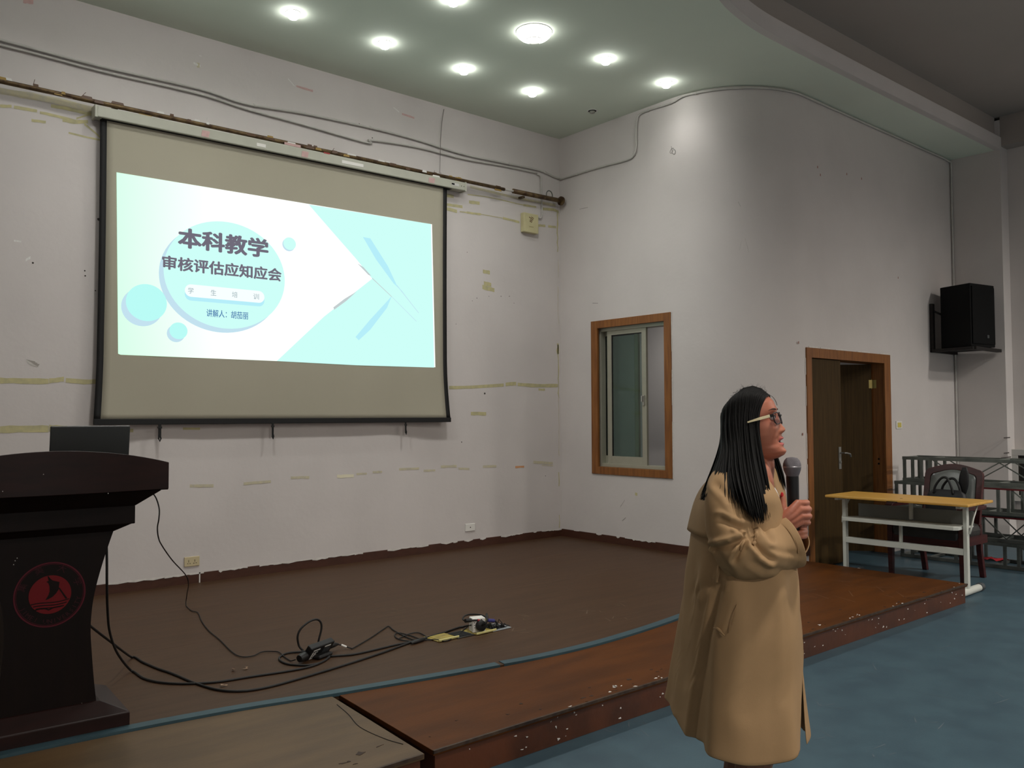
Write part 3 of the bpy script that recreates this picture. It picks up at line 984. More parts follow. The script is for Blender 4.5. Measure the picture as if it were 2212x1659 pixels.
def tline(name, s, cx0, cx1, ztop, zbot, m, lay, bold):
    """one object per character; bold strokes come from slightly shifted copies of the outline"""
    pa = at(cx0[0], cx0[1], 1, YSL); pb = at(cx1[0], cx1[1], 1, YSL)
    me = text_mesh(s)
    co = np.empty(len(me.vertices) * 3); me.vertices.foreach_get('co', co); co = co.reshape(-1, 3)
    mn, mx_ = co.min(0), co.max(0)
    bpy.data.meshes.remove(me)
    adv = (mx_[0] - mn[0] + .08) / len(s) if len(s) > 1 else 1.0
    for i, ch in enumerate(s):
        me = text_mesh(ch, res=2)
        c = np.empty(len(me.vertices) * 3); me.vertices.foreach_get('co', c); c = c.reshape(-1, 3)
        mb = MB()
        sh = [(0, 0)] if not bold else [(bold * math.cos(a), bold * .8 * math.sin(a)) for a in [2 * math.pi * k / 8 for k in range(8)]] + [(0, 0)]
        fs = [tuple(p.vertices) for p in me.polygons]
        for k, (dx, dz) in enumerate(sh):
            x = (c[:, 0] + i * 1.0 - mn[0] + dx) / (mx_[0] - mn[0]) * (pb.x - pa.x) + pa.x - HX
            z = (c[:, 1] - mn[1] + dz) / (mx_[1] - mn[1]) * (ztop - zbot) + zbot
            y = np.full_like(x, YSL - .0006 * lay - .00004 * k)
            mb.add(np.stack([x, y, z], 1), fs)
        bpy.data.meshes.remove(me)
        o = mb.build(name, m, slide, fix=False)
        o['kind'] = 'stuff'


Z_ = lambda px, py: at(px, py, 1, YSL).z
tline('title_character', '本科教学', (386, 520), (578, 535), (Z_(410, 497) + Z_(555, 513)) / 2, (Z_(410, 538) + Z_(560, 553)) / 2, inkm, 3, .042)
tline('subtitle_character', '审核评估应知应会', (351, 575), (607, 592), (Z_(370, 555) + Z_(590, 578)) / 2, (Z_(370, 583) + Z_(590, 606)) / 2, inkm, 3, .034)
for s, px, py in (('学', 412, 628), ('生', 461, 632), ('培', 507, 636), ('训', 553, 640)):
    c = at(px, py, 1, YSL)
    tline('pill_character', s, (px - 6, py), (px + 6, py), pz + .024, pz - .024, inkf, 5, .0)
tline('byline_character', '讲解人：胡茄丽', (446, 676), (536, 682), (Z_(450, 668) + Z_(530, 674)) / 2, (Z_(450, 684) + Z_(530, 690)) / 2, inkb, 3, .012)

# ------------------------------------------------------------------ ceiling lamps
lampw = mat('lamp_trim', (220, 220, 214), .4)
glow = emitmat('lamp_glow', (255, 255, 250), 42.0)
glow_big = emitmat('round_lamp_glow', (255, 255, 248), 11.0)


def spot_light(parent, loc, power, size, radius, blend=.6, col=(1, .985, .95)):
    ld = bpy.data.lights.new('lamp_light', 'SPOT'); ld.energy = power; ld.spot_size = R(size); ld.spot_blend = blend
    ld.shadow_soft_size = radius; ld.color = col
    lo = bpy.data.objects.new('lamp_light', ld); COL.objects.link(lo); lo.parent = parent; lo.location = loc
    return lo


def downlight(x, y, label, lit=True):
    t = thing('downlight', label, 'ceiling lamp', (x, y, ZC), group='recessed stage downlights')
    MB().lathe([(.040, -.0006), (.055, -.0006), (.056, -.0025), (.053, -.004), (.048, -.004), (.040, -.003)], 24).build('trim_ring', lampw, t, smooth=True)
    if lit:
        MB().lathe([(.012, -.055), (.03, -.048), (.042, -.034), (.046, -.018), (.040, -.004), (.03, -.002)], 16).build('bulb', glow, t, smooth=True)
        spot_light(t, (0, 0, -.075), P_SPOT, 168, .05, 1.0)
    else:
        MB().lathe([(.012, -.030), (.026, -.024), (.03, -.006)], 16).build('bulb', mat('unlit_bulb', (150, 150, 140), .3), t, smooth=True)
        MB().lathe([(.046, -.0032), (.046, -.0022)], 16).build('recess', dark, t)
    return t


gx = [-3.64, -2.82, -1.995, -1.172, -.352]
names_front = ['lit ceiling downlight, first from the left in the row nearer the back wall',
               'lit ceiling downlight, second from the left in the row nearer the back wall',
               'lit ceiling downlight, third from the left in the row nearer the back wall',
               'lit ceiling downlight, rightmost lit one in the row nearer the back wall',
               'dead unlit recessed downlight in the ceiling near the right wall corner']
for i, x in enumerate(gx):
    downlight(x, -.86, names_front[i], i < 4)
for x, l in ((-2.82, 'lit ceiling downlight cut by the top edge, left of the big round lamp'),
             (-1.172, 'lit ceiling downlight just right of the big round ceiling lamp'),
             (-.352, 'lit ceiling downlight nearest the curved right wall, washing it with light')):
    downlight(x, -1.822, l)
for x, y, l in ((-4.46, -.86, 'ceiling downlight just outside the left edge, near the back wall'), (-5.28, -.86, 'ceiling downlight over the lectern side, near the back wall'), (-3.64, -1.822, 'ceiling downlight above the screen centre, outside the frame'), (-5.28, -1.822, 'ceiling downlight above the lectern, outside the frame')):
    downlight(x, y, l)
rl_ = thing('round_ceiling_lamp', 'large bright round ceiling lamp in the middle of the stage ceiling', 'ceiling lamp', (-2.0, -1.81, ZC))
MB().lathe([(.10, -.0006), (.145, -.0006), (.147, -.003), (.144, -.0045), (.10, -.0045)], 32).build('trim_ring', lampw, rl_, smooth=True)
MB().lathe([(.02, -.070), (.07, -.066), (.112, -.054), (.134, -.034), (.140, -.016), (.138, -.008), (.1, -.006)], 32).build('diffuser', glow_big, rl_, smooth=True)
MB().lathe([(.062, -.066), (.063, -.076), (.066, -.077), (.067, -.064)], 28).build('inner_ring', lampw, rl_, smooth=True)
spot_light(rl_, (0, 0, -.11), P_ROUND, 172, .13, 1.0)
r2 = copy_tree(rl_); r2.location.x = -4.46  # unseen twin assumed by symmetry, added to brighten the left of the stage
r2['label'] = 'second bright round ceiling lamp, above the lectern side of the stage'

# unseen fill lamps added over the audience to brighten walls and speaker; back-room lamp
for i, (x, y, pw) in enumerate(((3.0, -7.4, .42), (2.4, -9.6, .62), (-6.0, -11.8, .85), (-3.9, -6.4, .21))):
    t = thing('hall_ceiling_lamp', ['round ceiling lamp over the left of the audience floor', 'round ceiling lamp over the right of the audience floor', 'round ceiling lamp at the back of the hall', 'round ceiling lamp above the speaker in front of the stage'][i], 'ceiling lamp', (x, y, ZH), group='hall ceiling lamps')
    MB().lathe([(.05, -.001), (.2, -.001), (.2, -.03), (.17, -.05), (.05, -.06)], 24).build('diffuser', emitmat('hall_glow', (255, 250, 240), 3.0), t, smooth=True)
    spot_light(t, (0, 0, -.1), P_HALL * pw, 170, .2, 1.0, (1, .95, .88))
t = thing('backroom_ceiling_lamp', 'ceiling lamp lighting the room behind the window', 'ceiling lamp', (2.3, -.9, 3.2))
MB().lathe([(.05, -.001), (.2, -.001), (.2, -.03), (.17, -.05), (.05, -.06)], 24).build('diffuser', emitmat('back_glow', (255, 250, 245), 3.0), t, smooth=True)
MB().tube([(0, 0, 0), (0, 0, 1.0)], .008, 6).build('cord', black, t)
spot_light(t, (0, 0, -.1), P_BACK, 170, .2, 1.0)

# ------------------------------------------------------------------ tape remnants, cracks and marks on the walls
def tape(mb, pts, w, y=-.0018, ax=1):
    """flat strip along photograph points on the back wall (ax 1) or right wall (ax 0)"""
    P = [at(px, py, ax, 0) for px, py in pts]
    rnd = random.Random(int(pts[0][0] * 7 + pts[0][1]))
    v = []
    Q = cr(P, 3) if len(P) > 2 else [np.array(P[0] + (P[1] - P[0]) * k / 5) for k in range(6)]
    for q in Q:
        j0 = rnd.uniform(.8, 1.1) * w / 2; j1 = rnd.uniform(.8, 1.1) * w / 2
        yy = -.0008 - rnd.uniform(0, .0014)
        if ax == 1:
            v += [(q[0], yy, q[2] + j0), (q[0], yy, q[2] - j1)]
        else:
            v += [(yy, q[1], q[2] + j0), (yy, q[1], q[2] - j1)]
    return mb.add(v, [(2 * i, 2 * i + 1, 2 * i + 3, 2 * i + 2) for i in range(len(Q) - 1)])


def wtape(pts, w, m=None, ax=1, name='tape_strip'):
    mb = MB(); tape(mb, pts, w, ax=ax)
    o = mb.build(name, m or tapem, wb if ax == 1 else wr, fix=False)
    return o


for pts, w in [([(0, 229), (25, 230)], .022), ([(30, 231), (80, 240)], .024), ([(86, 243), (110, 248), (165, 262)], .022), ([(110, 228), (150, 236), (199, 248)], .026),
               ([(135, 259), (160, 263), (190, 263)], .03), ([(68, 260), (99, 264)], .022), ([(182, 268), (200, 282), (217, 298)], .018), ([(148, 287), (190, 297), (219, 303)], .014), ([(165, 256), (205, 244)], .015),
               ([(0, 822), (45, 823), (105, 824)], .040), ([(106, 823), (138, 819)], .035), ([(142, 821), (180, 825), (219, 824)], .036),
               ([(0, 928), (60, 926), (105, 926)], .05), ([(106, 925), (145, 927)], .05), ([(148, 926), (180, 926)], .03), ([(182, 926), (288, 930)], .026), ([(395, 926), (432, 926)], .02),
               ([(962, 421), (980, 425)], .035), ([(1013, 436), (1036, 439)], .035), ([(964, 442), (999, 447)], .03), ([(962, 450), (987, 457)], .035),
               ([(993, 457), (1008, 459), (1040, 463)], .012), ([(1008, 459), (1038, 463)], .024), ([(1040, 463), (1085, 471)], .008), ([(1086, 471), (1122, 480)], .025), ([(1160, 487), (1178, 488)], .028), ([(1184, 489), (1201, 491)], .028),
               ([(1010, 420), (1060, 427), (1130, 443)], .010), ([(1130, 443), (1158, 447)], .022), ([(1170, 451), (1195, 453), (1206, 458)], .03),
               ([(1043, 586), (1058, 589)], .04), ([(1045, 612), (1061, 615)], .045), ([(1042, 620), (1068, 627)], .045),
               ([(970, 837), (1020, 836), (1088, 832)], .034), ([(1092, 830), (1115, 829)], .04), ([(1118, 830), (1160, 833), (1205, 833)], .038), ([(1163, 841), (1177, 842)], .025),
               ([(1017, 893), (1050, 894)], .036),
               ([(1206, 455), (1208, 470)], .04)]:
    wtape(pts, w)
for pts, w in [([(410, 1050), (461, 1049)], .024), ([(526, 1045), (585, 1040)], .024), ([(628, 1032), (668, 1031)], .022), ([(770, 1024), (792, 1023)], .02), ([(805, 1020), (825, 1019)], .02),
               ([(862, 1014), (905, 1012)], .022), ([(915, 1017), (940, 1016)], .02), ([(952, 1008), (986, 1007)], .026), ([(990, 1012), (1014, 1013)], .022), ([(1043, 1008), (1072, 1007)], .026),
               ([(1152, 998), (1194, 1001)], .03), ([(1170, 1005), (1194, 1006)], .012), ([(425, 140), (431, 142)], .04)]:
    wtape(pts, w, tapefaint)
wtape([(0, 197), (70, 208), (140, 222), (212, 240)], .05, tapefaint); wtape([(1015, 403), (1100, 424), (1200, 444)], .03, tapefaint)
wtape([(728, 1029), (764, 1028)], .03, mat('cream_tape', (222, 216, 190), .7))
wtape([(1113, 1009), (1132, 1008)], .02, mat('orange_tape', (206, 150, 104), .7))
# vertical remnants along the corner
for a, b, w_ in ((455, 545, .02), (560, 600, .008), (620, 700, .008), (742, 765, .04), (745, 860, .014), (860, 985, .008), (1020, 1050, .016), (1112, 1140, .012)):
    p0 = at(1208, a, 1, 0); p1 = at(1209, b, 1, 0)
    mb = MB(); n_ = max(3, (b - a) // 10); v = []; rnd = random.Random(a)
    for k in range(n_ + 1):
        z = p0.z + (p1.z - p0.z) * k / n_; o_ = rnd.uniform(-.006, .006); w2 = w_ * rnd.uniform(.5, 1.1)
        v += [(-.03 - w2 + o_, -.0016, z), (-.03 + o_, -.0016, z)]
    mb.add(v, [(2 * i, 2 * i + 1, 2 * i + 3, 2 * i + 2) for i in range(n_)])
    mb.build('tape_strip', tapem if w_ > .01 else tapefaint, wb, fix=False)
# red scraps and clear tape near the ceiling, nail holes, pencil doodle
for pts, w in (([(640, 186), (676, 197)], .02), ([(868, 246), (895, 255)], .02), ([(50, 1), (72, 4)], .04)):
    wtape(pts, w, redtape)
for pts, w in (([(418, 136), (433, 143)], .018), ([(430, 120), (436, 122)], .006), ([(622, 170), (636, 186)], .01), ([(850, 232), (862, 242)], .01), ([(30, 520), (46, 522)], .012), ([(55, 562), (66, 556)], .02), ([(600, 312), (606, 322)], .014)):
    wtape(pts, w, cleartape, name='clear_tape')
mb = MB()
for px, py, r_ in ((213, 474, .011), (71, 568, .007), (183, 585, .006), (184, 596, .006), (206, 628, .005), (766, 268, .006), (776, 268, .006), (804, 298, .006), (952, 374, .004), (1009, 545, .004),
                   (985, 700, .004), (1020, 650, .004), (1100, 640, .005), (1082, 640, .005), (1030, 644, .005), (1047, 850, .01), (997, 955, .006), (1178, 1028, .005), (1110, 655, .004), (1056, 640, .004)):
    c = at(px, py, 1, 0)
    mb.add([(c.x + r_ * math.cos(k) * (1 + .3 * math.sin(3 * k)), -.0015, c.z + r_ * math.sin(k)) for k in [0, .8, 1.6, 2.4, 3.2, 4, 4.8, 5.5]], [tuple(range(8))])
o = mb.build('nail_holes', mat('nail_hole', (60, 54, 50), .9), wb, fix=False); o['kind'] = 'stuff'
mb = MB()
for px, py in ((70, 783), (75, 786), (66, 780)):
    c = at(px, py, 1, 0)
    mb.add([(c.x - .03, -.001, c.z + .012), (c.x + .03, -.012, c.z - .002), (c.x + .02, -.004, c.z - .02), (c.x - .02, -.001, c.z - .015)], [(0, 1, 2, 3)])
mb.build('peeled_flake', flakem, wb, fix=False)['kind'] = 'stuff'
mb = MB(); c = at(1453, 325, 0, 0)
for pts in ([(1450, 316), (1452, 328), (1449, 331), (1447, 328), (1451, 321), (1455, 320)], [(1455, 322), (1459, 326), (1457, 333), (1452, 330), (1454, 324)]):
    P = [at(px, py, 0, -.0015) for px, py in pts]
    mb.tube([Vector(q) for q in cr(P, 4)], .0022, 4)
mb.build('pencil_doodle', mat('pencil', (120, 116, 112), .7), wr)['kind'] = 'stuff'
mb = MB(); m2 = MB()
for px, py, px2, py2 in ((1252, 452, 1270, 448), (1595, 436, 1600, 446), (1610, 515, 1618, 545), (1602, 520, 1598, 540), (1280, 655, 1292, 655), (1282, 765, 1287, 768), (1350, 1080, 1340, 1095), (1344, 1125, 1352, 1118)):
    tape(mb, [(px, py), (px2, py2)], .006, ax=0)
mb.build('pencil_marks', mat('grey_smudge', (150, 144, 140), .8), wr, fix=False)['kind'] = 'stuff'
tape(m2, [(1372, 1067), (1377, 1068)], .03, ax=0); m2.build('tape_strip', tapem, wr, fix=False)
mb = MB()
for px, py in ((1766, 361), (1829, 376), (1861, 386), (1725, 740), (1734, 938), (1772, 378), (1940, 600)):
    c = at(px, py, 1, YC); mb.add([(c.x - .008, YC - .001, c.z - .012), (c.x + .008, YC - .001, c.z - .01), (c.x + .006, YC - .001, c.z + .014), (c.x - .007, YC - .001, c.z + .01)], [(0, 1, 2, 3)])
mb.build('wall_specks', mat('reddish_speck', (150, 104, 90), .8), wr, fix=False)['kind'] = 'stuff'

# ------------------------------------------------------------------ lectern
lecw = mat('dark_mahogany', (34, 15, 12), .42, rgb2=(26, 11, 9), vscale=3, stretch=(2, 2, 10), spec=.25)
lecd = mat('dark_mahogany_body', (18, 9, 7), .5, rgb2=(14, 7, 6), vscale=3, stretch=(8, 8, 1), spec=.15)
LX, LY = -5.686, -2.885
lec = thing('lectern', 'dark mahogany lectern with a round red emblem, flared base and arched front', 'lectern', (LX, LY, ZD), R(-3))
Zl = lambda z: z - ZD
# base: plinth with a sloping top
def rect(hx, y0, y1, z):
    return [(-hx, y0, z), (hx, y0, z), (hx, y1, z), (-hx, y1, z)]
MB().loft([rect(.306, -.068, .38, .0005), rect(.306, -.068, .38, .058), rect(.299, -.061, .373, .064), rect(.20, -.004, .30, .112)]).build('base', lecw, lec, bevel=.004)
# waisted column: prism in the x-z plane
prof = [(.188, .095), (.176, .2), (.165, .33), (.160, .42), (.166, .52), (.180, .60), (.200, .68), (.222, .755), (.246, .83)]
prof = [tuple(p) for p in cr(prof, 5)]
poly = [(x, z) for x, z in prof] + [(-x, z) for x, z in reversed(prof)]
MB().prism(poly, 0, .30, 1).build('column', lecd, lec, autosm=30)
MB().loft([rect(.246, -.002, .31, .825), rect(.305, -.03, .33, .855), rect(.322, -.045, .34, .857), rect(.322, -.045, .34, .935)]).build('neck_block', lecd, lec, bevel=.003)
MB().loft([rect(.322, -.045, .34, .935), rect(.415, -.10, .40, 1.0)]).build('flare', lecd, lec)
# tray front: arched board, gently bowed
N = 24; rings = []
for k in range(N + 1):
    t = -1 + 2 * k / N; x = .447 * t
    yb = -.145 + .05 * t * t
    zt = 1.120 + .062 * (1 - t * t)
    rings.append([(x, yb, 1.004), (x, yb, zt), (x, yb + .025, zt), (x, yb + .025, 1.004)])
MB().loft(rings).build('front_board', lecw, lec, bevel=.002)
MB().prism([(-.447, -.09), (.447, -.09), (.447, .40), (-.447, .40)], 1.0, 1.03, 2).build('top_board', lecw, lec, bevel=.002)
for sx in (-1, 1):
    MB().prism([(-.095, 1.03), (.40, 1.03), (.40, 1.06), (-.095, 1.12)], sx * .447, sx * .425, 0).build('side_board', lecw, lec, bevel=.002)
mb = MB(); rnd = random.Random(3)
for px, pz in ((-.13, .72), (-.125, .735), (-.118, .745), (-.19, 1.03), (.19, 1.0), (-.05, 1.09), (.13, .11)):
    mb.add([(px - .002, -.0012 if pz < .9 else -.1475, pz), (px + .002, -.0012 if pz < .9 else -.1475, pz), (px, -.0012 if pz < .9 else -.1475, pz + .004)], [(0, 1, 2)])
mb.build('chips', flakem, lec)['kind'] = 'stuff'
# emblem
redm = mat('emblem_red', (96, 14, 19), .6, spec=.2); redd = mat('emblem_dark_red', (50, 16, 22), .6, spec=.2); ringm = mat('emblem_ring', (76, 18, 30), .6, spec=.2)
EZ = at(110, 1284, 1, LY).z - ZD; EX = 0.004
em = MB()
ng = 64


def annulus(mb, r0, r1, y, n=64):
    v = []
    for k in range(n):
        a = 2 * math.pi * k / n
        v += [(EX + r0 * math.cos(a), y, EZ + r0 * math.sin(a)), (EX + r1 * math.cos(a), y, EZ + r1 * math.sin(a))]
    mb.add(v, [(2 * k, 2 * k + 1, (2 * k + 3) % (2 * n), (2 * k + 2) % (2 * n)) for k in range(n)])


RO = .134
embl = MB(); annulus(embl, RO * .955, RO, -.0016); annulus(embl, RO * .925, RO * .935, -.0016)
emb = embl.build('emblem', ringm, lec, fix=False)
RI = .079
v = [(EX + RI * math.cos(2 * math.pi * k / 48), -.0014, EZ + RI * math.sin(2 * math.pi * k / 48)) for k in range(48)]
MB().add(v, [tuple(range(48))]).build('emblem_disc', redm, emb, fix=False)
darkwood = mat('emblem_cutout', (18, 9, 7), .6, spec=.15)


def ep(mb, pts, y=-.0022):
    mb.add([(EX + x * RI, y, EZ + z * RI) for x, z in pts], [tuple(range(len(pts)))])


# coordinates from the photograph: disc centre (1050,870) radius ~480x435 in the enlarged crop, sheared by perspective
def EC(pts):
    out = []
    for x, y in pts:
        X = (x - 1048) / 478; Zv = -(y - 872) / 432
        out.append((X, Zv - .16 * X * 0 ))
    return out


sail = [(955, 572), (1005, 610), (1030, 680), (1035, 800), (1010, 880), (940, 985), (1010, 970), (1100, 930), (1180, 860), (1235, 780), (1245, 690), (1255, 610), (1200, 590), (1100, 560), (1030, 500), (985, 455), (1000, 520), (1010, 560)]
mb = MB(); ep(mb, EC(sail)); ep(mb, EC([(1225, 740), (1260, 740), (1440, 1000), (1400, 1010)])); ep(mb, EC([(980, 455), (1000, 450), (1060, 530), (1040, 545)]))
for yy, w in ((1045, 22), (1105, 22), (1165, 22)):
    L_ = []
    for k in range(17):
        t = k / 16; x = 560 + t * 920
        y = yy - 30 * math.sin(t * math.pi * 2 + .3) * .6 + (1045 - yy) * 0 - 50 * (t - .5)
        L_.append((x, y))
    inside = [(x, y) for x, y in L_ if ((x - 1048) / 478) ** 2 + ((y - 872) / 432) ** 2 < 1.0]
    ep(mb, EC([(x, y - w / 2) for x, y in inside] + [(x, y + w / 2) for x, y in reversed(inside)]))
book = [(690, 1205), (820, 1180), (940, 1190), (1020, 1230), (1130, 1185), (1330, 1165), (1330, 1145), (1130, 1160), (1020, 1195), (940, 1160), (820, 1155), (690, 1175)]
ep(mb, EC(book))
mb.build('emblem_sail_and_book', darkwood, emb, fix=False)


def arc_text(s, r, a0, a1, size, outward, m, name):
    n = len(s)
    for i, ch in enumerate(s):
        if ch == ' ':
            continue
        mbt = MB()
        a = R(a0 + (a1 - a0) * i / max(1, n - 1))
        me = text_mesh(ch, .0, res=1)
        co = [v.co.copy() for v in me.vertices]
        mnx = min(c.x for c in co); mxx = max(c.x for c in co)
        cx_ = (mnx + mxx) / 2
        vv = []
        for c in co:
            lx = (c.x - cx_) * size; lz = (c.y - .35) * size
            rr = r + (lz if outward else -lz)
            tx, tz = (math.sin(a), -math.cos(a)) if outward else (-math.sin(a), math.cos(a))
            vv.append((EX + rr * math.cos(a) + tx * lx, -.0016, EZ + rr * math.sin(a) + tz * lx))
        mbt.add(vv, [tuple(p.vertices) for p in me.polygons])
        bpy.data.meshes.remove(me)
        mbt.build(name, m, emb, fix=False)


arc_text('JIMEI UNIVERSITY', .110, 205, 345, .026, False, redd, 'emblem_lettering')
arc_text('集美大学', .110, 158, 22, .034, True, redd, 'emblem_lettering')

# ------------------------------------------------------------------ laptop on the lectern
lap = thing('laptop', 'dark laptop standing open behind the arched front of the lectern', 'laptop', (-5.50, -2.72, ZD + 1.03), R(-3))
lm = mat('laptop_shell', (44, 46, 46), .4, spec=.5)
MB().box(-.165, .165, .0, .23, .001, .02).build('keyboard_base', lm, lap, bevel=.004)
MB().box(-.14, .14, .02, .13, .02, .0215).build('keyboard', black, lap)
ML = Matrix.Translation((0, .0, .022)) @ Matrix.Rotation(R(8), 4, 'X')
MB().box(-.162, .162, -.009, 0, .0, .232, ML).build('lid', lm, lap, bevel=.005)
MB().box(-.15, .15, .0002, .0012, .012, .222, ML).build('display', mat('display_glass', (60, 66, 70), .2), lap)

# ------------------------------------------------------------------ cables on the stage
F = lambda px, py, z=ZD + .006: at(px, py, 2, z)


def cable(name, label, pts, r, m=blackrub, sub=8, cat='cable', group=None):
    c = Vector(pts[0])
    o = thing(name, label, cat, c, group=group)
    path = [Vector(q) for q in cr([Vector(p) - c for p in pts], sub)]
    for q in path:
        if q.z + c.z < ZD + r and q.z + c.z > ZD - .1:
            q.z = ZD + r - c.z + .0005
    MB().tube(path, r, 7).build('sheath', m, o, smooth=True)
    return o


# two heavy cables from the lectern to the floor sockets
yb = -2.6
c1 = [at(222, 1130, 1, yb + .02), at(230, 1180, 1, yb + .02), at(231, 1260, 1, yb + .03), at(232, 1310, 1, yb + .1), at(236, 1360, 1, yb + .18), at(248, 1400, 1, -2.36), at(265, 1428, 1, -2.26), F(285, 1450), F(310, 1465), F(345, 1474), F(400, 1477), F(470, 1473), F(540, 1462),
      F(620, 1450), F(670, 1440), F(700, 1428), F(712, 1418)]
cable('power_cable', 'thick black cable hanging down the lectern side and curving over the stage to the adapter', c1, .006)
c2 = [at(190, 1348, 1, -2.52), at(215, 1368, 1, -2.44), at(240, 1387, 1, -2.32), at(262, 1404, 1, -2.18), F(285, 1420), F(310, 1431), F(340, 1444), F(375, 1456), F(420, 1475), F(470, 1490), F(520, 1493), F(580, 1484), F(660, 1462), F(740, 1438), F(820, 1412), F(878, 1391), F(893, 1386)]
cable('power_cable', 'thick black cable from behind the lectern running lowest over the stage to the floor sockets', c2, .006)
c3 = [F(713, 1418), F(760, 1414), F(800, 1406), F(850, 1394), F(885, 1387), F(915, 1379), F(960, 1366), F(1000, 1354), F(1020, 1350, ZD + .05)]
cable('power_cable', 'black cable running from the adapter to the plug in the floor socket', c3, .006)
# loose coil lying by the adapter and the standing loop
c4 = [F(712, 1420), F(690, 1432), F(660, 1437), F(625, 1435), F(607, 1428), F(604, 1420), F(620, 1411), F(650, 1408), F(680, 1405)]
cable('power_cable', 'black cable coil lying flat around the power adapter', c4, .0055)
q0 = F(655, 1406); q1 = F(690, 1396)
yl = q0.y + .02
lp = [q0, at(646, 1395, 1, yl), at(643, 1375, 1, yl), at(650, 1358, 1, yl), at(668, 1343, 1, yl), at(684, 1338, 1, yl), at(693, 1345, 1, yl), at(694, 1360, 1, yl), at(688, 1385, 1, yl), q1]
cable('power_cable', 'black cable loop standing upright behind the power adapter', lp, .006)
# thin wire from the tray to the adapter
yw = -2.62
c5 = [at(329, 1064, 1, -2.66), at(338, 1078, 1, yw), at(344, 1100, 1, yw), at(343, 1122, 1, yw), at(340, 1140, 1, yw + .05), at(342, 1160, 1, yw + .1), at(349, 1177, 1, yw + .2), at(372, 1210, 1, -2.2), at(401, 1242, 1, -1.8),
      at(407, 1262, 1, -1.65), F(404, 1283, ZD + .1), F(402, 1308), F(414, 1319), F(428, 1324), F(436, 1342), F(452, 1363), F(475, 1382), F(500, 1407), F(520, 1418), F(545, 1417), F(566, 1408), F(590, 1407), F(603, 1409), F(615, 1419), F(628, 1427), F(638, 1425, ZD + .02)]
cable('adapter_lead', 'thin black lead dropping from the lectern tray and trailing over the stage to the adapter', c5, .0032)
_ctr = (F(658, 1430) + F(715, 1405)) / 2; _dv = F(715, 1407) - F(660, 1428); _dn = Vector((_dv.x, _dv.y, 0)).normalized()
_e = Vector((_ctr.x, _ctr.y, ZD)) + _dn * (_dv.length / 2 * .92 + .07) + Vector((0, 0, .03))
c6 = [_e, _e.lerp(F(752, 1400), .5) + Vector((0, 0, .004)), F(758, 1400), F(764, 1399), F(800, 1378), F(825, 1361), F(839, 1353), F(850, 1361), F(866, 1370), F(890, 1381), F(905, 1383), F(928, 1382), F(945, 1382), F(960, 1385), F(975, 1380), F(995, 1366), F(1012, 1352, ZD + .02), F(1024, 1343, ZD + .06), F(1032, 1341, ZD + .07)]
cable('adapter_lead', 'thin black lead from the adapter with a white tag kinking toward the floor sockets', c6, .0036)
MB().tube([_e.lerp(F(752, 1400), .35) - _e + Vector((0, 0, .004)), _e.lerp(F(752, 1400), .85) - _e + Vector((0, 0, .003))], .006, 8).build('white_tag', whitepl, bpy.data.objects['adapter_lead.001'])
c7 = [F(893, 1386), F(870, 1383), F(857, 1378), F(853, 1371), F(862, 1367), F(890, 1374), F(908, 1380), F(921, 1376), F(905, 1367), F(885, 1369), F(860, 1380)]
cable('adapter_lead', 'small tangle of black lead beside the dark connector on the stage', c7, .0035)
cn = thing('cable_connector', 'black cable connector lying on the stage left of the brass floor sockets', 'connector', F(905, 1384, ZD + .011))
pa, pb = F(888, 1390, ZD + .011), F(922, 1379, ZD + .011)
d_ = (pb - pa) / 2
MB().tube([-d_, -d_ * .6, -d_ * .55, d_ * .5, d_ * .55, d_], [.007, .009, .011, .011, .008, .006], 10).build('plug_body', black, cn, autosm=40)

# power adapter
pa = F(660, 1423, ZD + .04); pb = F(712, 1397, ZD + .04)
ctr = (F(658, 1430) + F(715, 1405)) / 2; dv = F(715, 1407) - F(660, 1428); ang = math.atan2(dv.y, dv.x)
ad = thing('power_adapter', 'black laptop power adapter brick with white label print on the stage', 'adapter', (ctr.x, ctr.y, ZD), ang)
W2 = dv.length / 2 * .92
Mt = Matrix.Translation((0, 0, .042)) @ Matrix.Rotation(R(35), 4, 'X')
MB().box(-W2, W2, -.018, .018, -.046, .046, Mt).build('body', black, ad, bevel=.006)
mb = MB()
for k in range(3):
    mb.tube([Vector((-W2 * .9, .01, .006)) , Vector((W2 * .3, .01, .006))], .006, 6)
lbm = MB()
for (xa, xb, za, zb) in ((-.08, -.02, .022, .030), (.02, .075, .028, .036), (-.08, -.07, -.03, .015), (-.06, -.05, -.025, .012), (-.045, -.04, -.02, .0), (.088, .094, -.03, -.022), (-.06, -.03, .008, .011), (-.08, -.045, -.034, -.03)):
    lbm.box(xa * W2 / .11, xb * W2 / .11, -.0192, -.0182, za, zb, Mt)
lbm.build('label_print', whitepl, ad)['kind'] = 'stuff'
MB().box(.02 * W2 / .11, .085 * W2 / .11, -.0188, -.0180, -.032, .022, Mt).build('label_panel', mat('label_grey', (58, 62, 64), .5), ad)
MB().tube([Vector((-W2 - .005, 0, .034)), Vector((-W2 - .03, 0, .032)), Vector((-W2 - .055, 0, .029))], [.022, .025, .02], 10).build('plug', black, ad, autosm=50)
MB().tube([Vector((W2, 0, .04)), Vector((W2 + .03, 0, .036)), Vector((W2 + .075, .0, .030))], [.02, .016, .006], 8).build('strain_relief', black, ad, smooth=True)
MB().box(-W2 * .5, W2 * .7, -.05, .05, .001, .022).build('under_cable', blackrub, ad, bevel=.01)

# floor sockets
brass = mat('brass_plate', (190, 168, 84), .4, metal=.5, rgb2=(150, 132, 70), vscale=20)


def floor_plate(name, label, px, py, w, d, m, rz):
    p = F(px, py, ZD)
    t = thing(name, label, 'floor socket', p, rz)
    MB().box(-w / 2, w / 2, -d / 2, d / 2, .0005, .006).build('plate', m, t, bevel=.002)
    return t


